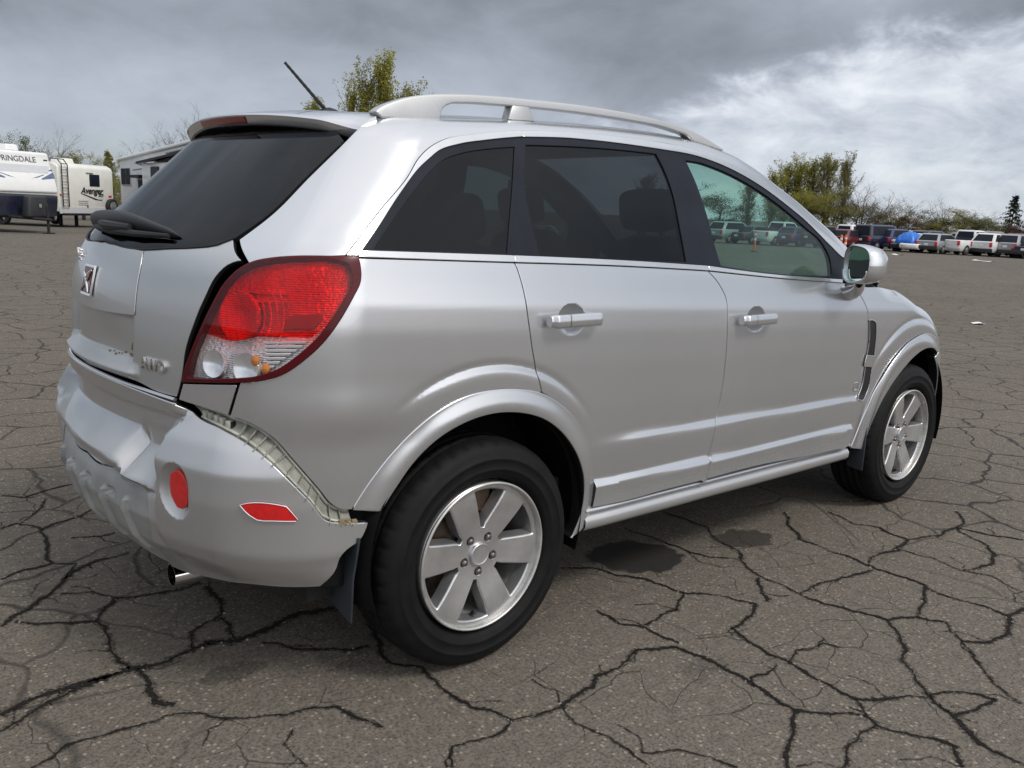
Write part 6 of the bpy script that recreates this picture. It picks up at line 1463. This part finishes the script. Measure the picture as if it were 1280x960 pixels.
# tarp over the wreck
c = pos(25.6, 73.2); b = MB(); Pg = []; rng = random.Random(8)
for i in range(15):
    r = []
    for j in range(13):
        u_, v_ = i / 14 * 2.0 - 1, j / 12 * 2 - 1; e = max(abs(u_), abs(v_)) ** 3
        r.append((u_ * 1.35, v_ * 1.10, .72 + (1 - e) * .95 + rng.uniform(-.07, .07)))
    Pg.append(r)
b.grid(np.array(Pg)); o = recalc(b.build('tarpaulin', M['tarp'], None, 0)); o.scale = (.72, .72, .92); o.location = c + (1.2, -.15, 0); o.rotation_euler[2] = R(hd); sm_ = o.modifiers.new('thick', 'SOLIDIFY'); sm_.thickness = .02
tag(o, 'crumpled bright blue tarpaulin draped over the wrecked sedan', 'tarp')
c = pos(25.2, 71.3); b = MB(); Pg = []
for i in range(15):
    a = -1 + 2 * i / 14; Pg.append([(.55 * a * a - .3 + dx, a * 1.1, z) for dx, z in ((0, .30), (-.12, .42), (-.13, .62), (.0, .70), (.12, .66))])
b.grid(np.array(Pg)); o = recalc(b.build('bumper_cover', M['white'], None, 60)); o.location = c; o.rotation_euler[2] = R(-30); sm_ = o.modifiers.new('thick', 'SOLIDIFY'); sm_.thickness = .03; tag(o, 'torn-off white bumper cover propped before the charcoal SUV', 'bumper')
# orange posts
def post(az, D, h, label):
    c = pos(az, D); o = empty('delineator_post', c); tag(o, label, 'safety post', 'orange posts by the car row')
    b = MB(); b.lathe([(0, .0), (0, .22), (.05, .20), (.07, .08)], 16, 'z'); b.build('base', M['plastic'], o)
    b = MB(); b.lathe([(.07, .06), (h - .02, .055), (h, .03), (h + .01, 0)], 14, 'z'); p_ = b.build('post', M['orange'], o)
    b = MB(); b.lathe([(h * .55, .062), (h * .55 + .12, .0615)], 14, 'z'); b.lathe([(h * .8, .061), (h * .8 + .1, .060)], 14, 'z'); b.build('reflective_band', M['white'], p_)
post(29.50, 50, 1.15, 'orange post leftmost of the three beside the mirror'); post(28.92, 46, 1.15, 'orange post nearest the door mirror, middle of the three'); post(28.66, 52, 1.15, 'orange post rightmost of the three beside the mirror')
post(34.0, 50, 1.15, 'orange post seen through the front door window')
# ---------------- trees ----------------
def leafmat(name, c0, c1):
    m = NT(name); oi = m.n('ShaderNodeObjectInfo'); f = m.noise(1.1, 4, .6); f2 = m.noise(17, 2)
    k = m.math('ADD', m.math('MULTIPLY', f, .6), m.math('MULTIPLY', f2, .4))
    c = m.mixc(m.ramp(k, [(.36, 0.0), (.62, 1.0)]), c0, c1)
    c = m.mixc(m.math('MULTIPLY', oi.outputs['Random'], .35), c, (.10, .075, .03))
    m.p(Base_Color=c, Roughness=.65); m.b.inputs['Specular IOR Level'].default_value = .25
    tl = m.n('ShaderNodeBsdfTranslucent'); m.l(c, tl.inputs[0]); mx = m.n('ShaderNodeMixShader'); mx.inputs[0].default_value = .35
    m.l(m.b.outputs[0], mx.inputs[1]); m.l(tl.outputs[0], mx.inputs[2]); m.l(mx.outputs[0], m.o.inputs[0]); return m.m
LM = {'poplar': leafmat('spring_poplar_leaf', (.19, .185, .028), (.42, .40, .065)), 'olive': leafmat('olive_spring_leaf', (.15, .15, .04), (.32, .305, .09)), 'green': leafmat('mid_green_leaf', (.05, .07, .02), (.13, .15, .04)),
      'conifer': leafmat('dark_conifer_needle', (.010, .018, .014), (.026, .040, .026)), 'red': leafmat('red_brown_bud', (.06, .022, .018), (.12, .045, .03)), 'pale': leafmat('pale_bud', (.13, .105, .075), (.21, .18, .13))}
BARK = simple('grey_brown_bark', (.085, .068, .052), .9, var=.35, nscale=3)
def limb(b, p0, d, L, r, rng, lev, tips, spread, up, nseg=4):
    pts = [np.array(p0)]; d = np.array(d, float); dd = []
    for i in range(nseg):
        d = d + np.array((rng.uniform(-1, 1), rng.uniform(-1, 1), rng.uniform(-.6, .6) + up)) * .16; d /= np.linalg.norm(d)
        pts.append(pts[-1] + d * L / nseg); dd.append(d.copy())
    b.tube(pts, [r * (1 - .7 * i / nseg) for i in range(nseg + 1)], 5 if lev > 1 else 3, cap=False)
    for i in range(1, nseg + 1): tips.append((pts[i], dd[i - 1], lev))
    if lev > 0:
        for k in range(3 if lev > 1 else 4):
            i = rng.randint(1, nseg); a = rng.uniform(0, 6.28); q = dd[i - 1]
            s_ = np.array((math.cos(a), math.sin(a), rng.uniform(-.1, .4))); nd = q * (1 - spread) + s_ * spread
            limb(b, pts[i], nd / np.linalg.norm(nd), L * rng.uniform(.45, .7), r * .45, rng, lev - 1, tips, spread, up, 3)
def leaves(b, pts, n, size, jit, rng):
    for _ in range(n):
        q, d, lev = pts[rng.randrange(len(pts))]
        c = q + np.array([rng.gauss(0, jit) for _ in range(3)]); s_ = size * rng.uniform(.5, 1.3)
        u_ = np.array([rng.gauss(0, 1) for _ in range(3)]); u_ /= np.linalg.norm(u_); w_ = np.cross(u_, [rng.gauss(0, 1) for _ in range(3)]); w_ /= np.linalg.norm(w_) + 1e-9
        b.add([c - u_ * s_ * .5, c + w_ * s_ * .32, c + u_ * s_ * .5, c - w_ * s_ * .32], [(0, 1, 2, 3)], 0, False)
def tree_meshes(kind, seed):
    """unit tree about 10 m high: (trunk mesh, crown mesh)"""
    rng = random.Random(seed); b = MB(); tips = []; lf_ = MB()
    if kind == 'poplar':
        b.tube([(0, 0, 0), (.05, 0, 3), (-.05, .05, 6), (0, 0, 9.4)], [.17, .13, .08, .02], 7)
        for k in range(46):
            z = .8 + 7.6 * (k / 46); a = k * 2.4; L_ = (2.6 if z < 6 else 2.6 - (z - 6) * .5) * rng.uniform(.6, 1.05)
            limb(b, (0, 0, z), (math.cos(a) * .42, math.sin(a) * .42, 1.0), L_, .035, rng, 1, tips, .32, .9)
        leaves(lf_, tips, 9000, .13, .11, rng)
    elif kind == 'broad':
        b.tube([(0, 0, 0), (.1, .05, 1.6), (.0, .1, 3.0), (.1, .1, 6.5)], [.22, .18, .13, .03], 7)
        for k in range(17):
            z = 1.2 + 6.0 * rng.random() ** .8; a = k * 2.4; limb(b, (.05, .08, z), (math.cos(a), math.sin(a), rng.uniform(.35, 1.1)), rng.uniform(2.0, 3.6) * (1 - .05 * z), .06, rng, 2, tips, .6, .25)
        leaves(lf_, tips, 8000, .14, .24, rng)
    elif kind == 'bare':
        b.tube([(0, 0, 0), (.1, .05, 1.4), (.0, .1, 2.4), (.15, .1, 5.0)], [.20, .16, .12, .05], 7)
        for k in range(13):
            z = 1.4 + 3.6 * rng.random(); a = k * 2.4; limb(b, (.05, .08, z), (math.cos(a) * .75, math.sin(a) * .75, rng.uniform(.7, 1.5)), rng.uniform(3.0, 5.2) * (1 - .06 * z), .065, rng, 3, tips, .5, .30)
        leaves(lf_, [q for q in tips if q[2] == 0], 900, .07, .08, rng)
    else:
        b.tube([(0, 0, 0), (0, 0, 5), (.05, 0, 9.9)], [.2, .12, .015], 7)
        for k in range(70):
            z = .7 + 9.0 * k / 70; a = k * 2.4; L_ = (10 - z) * .30 * rng.uniform(.65, 1.15) + .15
            p0 = np.array((0, 0, z)); p1 = p0 + np.array((math.cos(a), math.sin(a), -.16)) * L_; p2 = p1 + np.array((math.cos(a), math.sin(a), .10)) * L_ * .3
            b.tube([p0, p1, p2], [.025, .012, .004], 4, cap=False)
            tips += [(p0 + (p1 - p0) * q, 0, 0) for q in (.35, .5, .65, .8, .95)] + [(p2, 0, 0)]
        leaves(lf_, tips, 5200, .26, .11, rng)
    return b.mesh('trunk'), lf_.mesh('crown')
TM = {k: [tree_meshes(k, s) for s in ss] for k, ss in dict(poplar=(1, 2, 3), broad=(4, 5), bare=(6, 7, 8), conifer=(9,)).items()}
trng = random.Random(3)
def tree(kind, var, az, D, slope, wid, mat, label, group, name='tree'):
    c = pos(az, D); h = (CAM[2] + slope * D - c[2]) / 10.0
    o = empty({'poplar': 'poplar_tree', 'broad': 'broadleaf_tree', 'bare': 'bare_tree', 'conifer': 'conifer_tree'}[kind], c, trng.uniform(0, 6.28)); o.scale = (wid * h, wid * h, h)
    tag(o, label, 'tree', group)
    tm, cm_ = TM[kind][var]
    for nm, me, m_ in (('trunk', tm, BARK), ('crown', cm_, LM[mat])):
        k = bpy.data.objects.new(nm, me); COL.objects.link(k); k.parent = o
        if not me.materials: me.materials.append(m_)
        k.material_slots[0].link = 'OBJECT'; k.material_slots[0].material = m_
gr_ = 'trees behind the row of parked cars'; gl_ = 'trees behind the trailers'; gm_ = 'trees above the roof of the silver SUV'
for a in [('poplar', 0, 34.6, 104, .040, 1.5, 'poplar', 'yellow-green tree at the far left of the poplar clump, low against the windscreen pillar', gr_), ('poplar', 1, 33.2, 102, .053, 1.5, 'poplar', 'yellow-green poplar second from the left of the clump', gr_), ('poplar', 2, 32.4, 105, .062, 1.6, 'poplar', 'broad yellow-green poplar in the left half of the clump', gr_),
          ('poplar', 0, 31.75, 106, .0665, 1.3, 'poplar', 'yellow-green poplar at the middle of the clump', gr_), ('poplar', 1, 30.9, 104, .067, 1.5, 'poplar', 'yellow-green poplar right of the middle of the clump', gr_), ('poplar', 2, 30.05, 103, .0715, 1.35, 'olive', 'tallest poplar, its olive top highest in the clump', gr_),
          ('poplar', 0, 29.05, 100, .0695, 1.1, 'olive', 'slim olive poplar standing apart at the right of the clump', gr_), ('bare', 0, 29.5, 98, .052, 1.0, 'pale', 'bare pale tree inside the right side of the poplar clump', gr_), ('broad', 0, 31.2, 96, .042, 1.8, 'poplar', 'bushy yellow-green tree low before the poplars', gr_), ('broad', 1, 29.8, 97, .040, 1.7, 'olive', 'bushy olive tree low before the slim poplar', gr_),
          ('bare', 1, 27.85, 98, .050, 1.2, 'pale', 'tall bare tree with pale buds right of the poplars', gr_), ('bare', 2, 27.0, 96, .036, 1.5, 'pale', 'spreading bare dark tree right of the pale budding tree', gr_), ('broad', 0, 28.2, 100, .030, 2.0, 'olive', 'low olive thicket under the bare pale tree', gr_), ('broad', 1, 26.3, 101, .024, 2.2, 'olive', 'low olive bush behind the blue tarp', gr_),
          ('bare', 0, 25.9, 104, .030, 1.4, 'pale', 'thin bare tree behind the tarped wreck', gr_), ('broad', 0, 25.2, 99, .0175, 1.5, 'red', 'small red-brown tree behind the silver crossover', gr_), ('broad', 1, 24.3, 103, .020, 2.2, 'green', 'low green tree behind the white pickup cab', gr_), ('bare', 2, 23.55, 105, .033, 1.1, 'pale', 'thin bare tree rising above the white pickup', gr_),
          ('broad', 0, 23.3, 102, .018, 2.4, 'olive', 'olive bush behind the white pickup tailgate', gr_), ('broad', 1, 22.4, 104, .022, 2.2, 'olive', 'olive tree behind the navy SUV', gr_), ('bare', 1, 21.75, 106, .025, 1.6, 'pale', 'bare twiggy tree behind the white SUV', gr_), ('broad', 0, 21.55, 103, .019, 2.0, 'green', 'greenish bush behind the white SUV', gr_),
          ('broad', 1, 20.75, 118, .010, 2.6, 'conifer', 'dark low tree line piece beside the conifer', gr_), ('broad', 0, 20.35, 106, .010, 2.0, 'red', 'red-brown bush left of the conifer', gr_), ('conifer', 0, 19.95, 110, .0358, 1.0, 'conifer', 'dark pointed conifer near the right edge', gr_), ('broad', 1, 19.2, 112, .012, 2.2, 'conifer', 'dark bush at the right edge beside the conifer', gr_),
          ('broad', 0, 36.3, 100, .034, 1.8, 'green', 'green tree seen through the top of the front door window', gr_), ('broad', 1, 38.5, 100, .040, 1.8, 'green', 'green tree seen through the rear door window', gr_), ('poplar', 2, 41.0, 104, .045, 1.6, 'olive', 'olive poplar hidden behind the cabin', gr_),
          ('poplar', 1, 57.95, 66, .163, .95, 'poplar', 'tall pointed yellow-green tree highest above the car roof', gm_), ('poplar', 0, 59.05, 66, .142, .85, 'poplar', 'yellow-green tree left of the tallest one above the roof', gm_), ('poplar', 2, 56.5, 67, .131, 1.1, 'poplar', 'yellow-green tree sloping down to the roof rail', gm_), ('poplar', 0, 59.9, 68, .128, .8, 'poplar', 'slim yellow-green tree beside the aerial foot', gm_), ('poplar', 1, 62.25, 70, .110, 1.0, 'poplar', 'small yellow-green tree top left of the aerial', gm_),
          ('broad', 0, 79.4, 62, .056, 1.0, 'green', 'green tree at the left edge above the trailer nose', gl_), ('broad', 1, 78.2, 62, .056, .8, 'green', 'green tree second from the left above the trailer nose', gl_), ('bare', 0, 77.1, 60, .062, .8, 'pale', 'bare tree with upright twigs between the two left trailers', gl_), ('broad', 0, 75.5, 64, .0495, 1.1, 'olive', 'olive spring tree behind the trailer with the ladder', gl_),
          ('broad', 1, 74.3, 66, .040, 1.2, 'olive', 'lower olive tree right of the spring tree behind the trailers', gl_), ('conifer', 0, 74.05, 68, .043, .9, 'olive', 'small pointed tree between ladder trailer and long trailer', gl_), ('broad', 0, 73.3, 60, .022, 1.0, 'olive', 'brownish bush in the gap left of the long trailer', gl_), ('bare', 1, 71.6, 66, .066, 1.2, 'pale', 'low bare tree above the middle of the long trailer', gl_), ('bare', 2, 69.9, 64, .093, .8, 'pale', 'tall bare tree beside the spoiler of the silver SUV', gl_)]:
    tree(*a)
# more of the lot's edge, out of frame but mirrored in the bodywork
for i, (az, D, sl_, k) in enumerate(((-20, 120, .06, 'poplar'), (-60, 130, .055, 'broad'), (-105, 120, .06, 'broad'), (-150, 125, .05, 'poplar'), (150, 120, .06, 'broad'), (115, 120, .055, 'poplar'))):
    pass
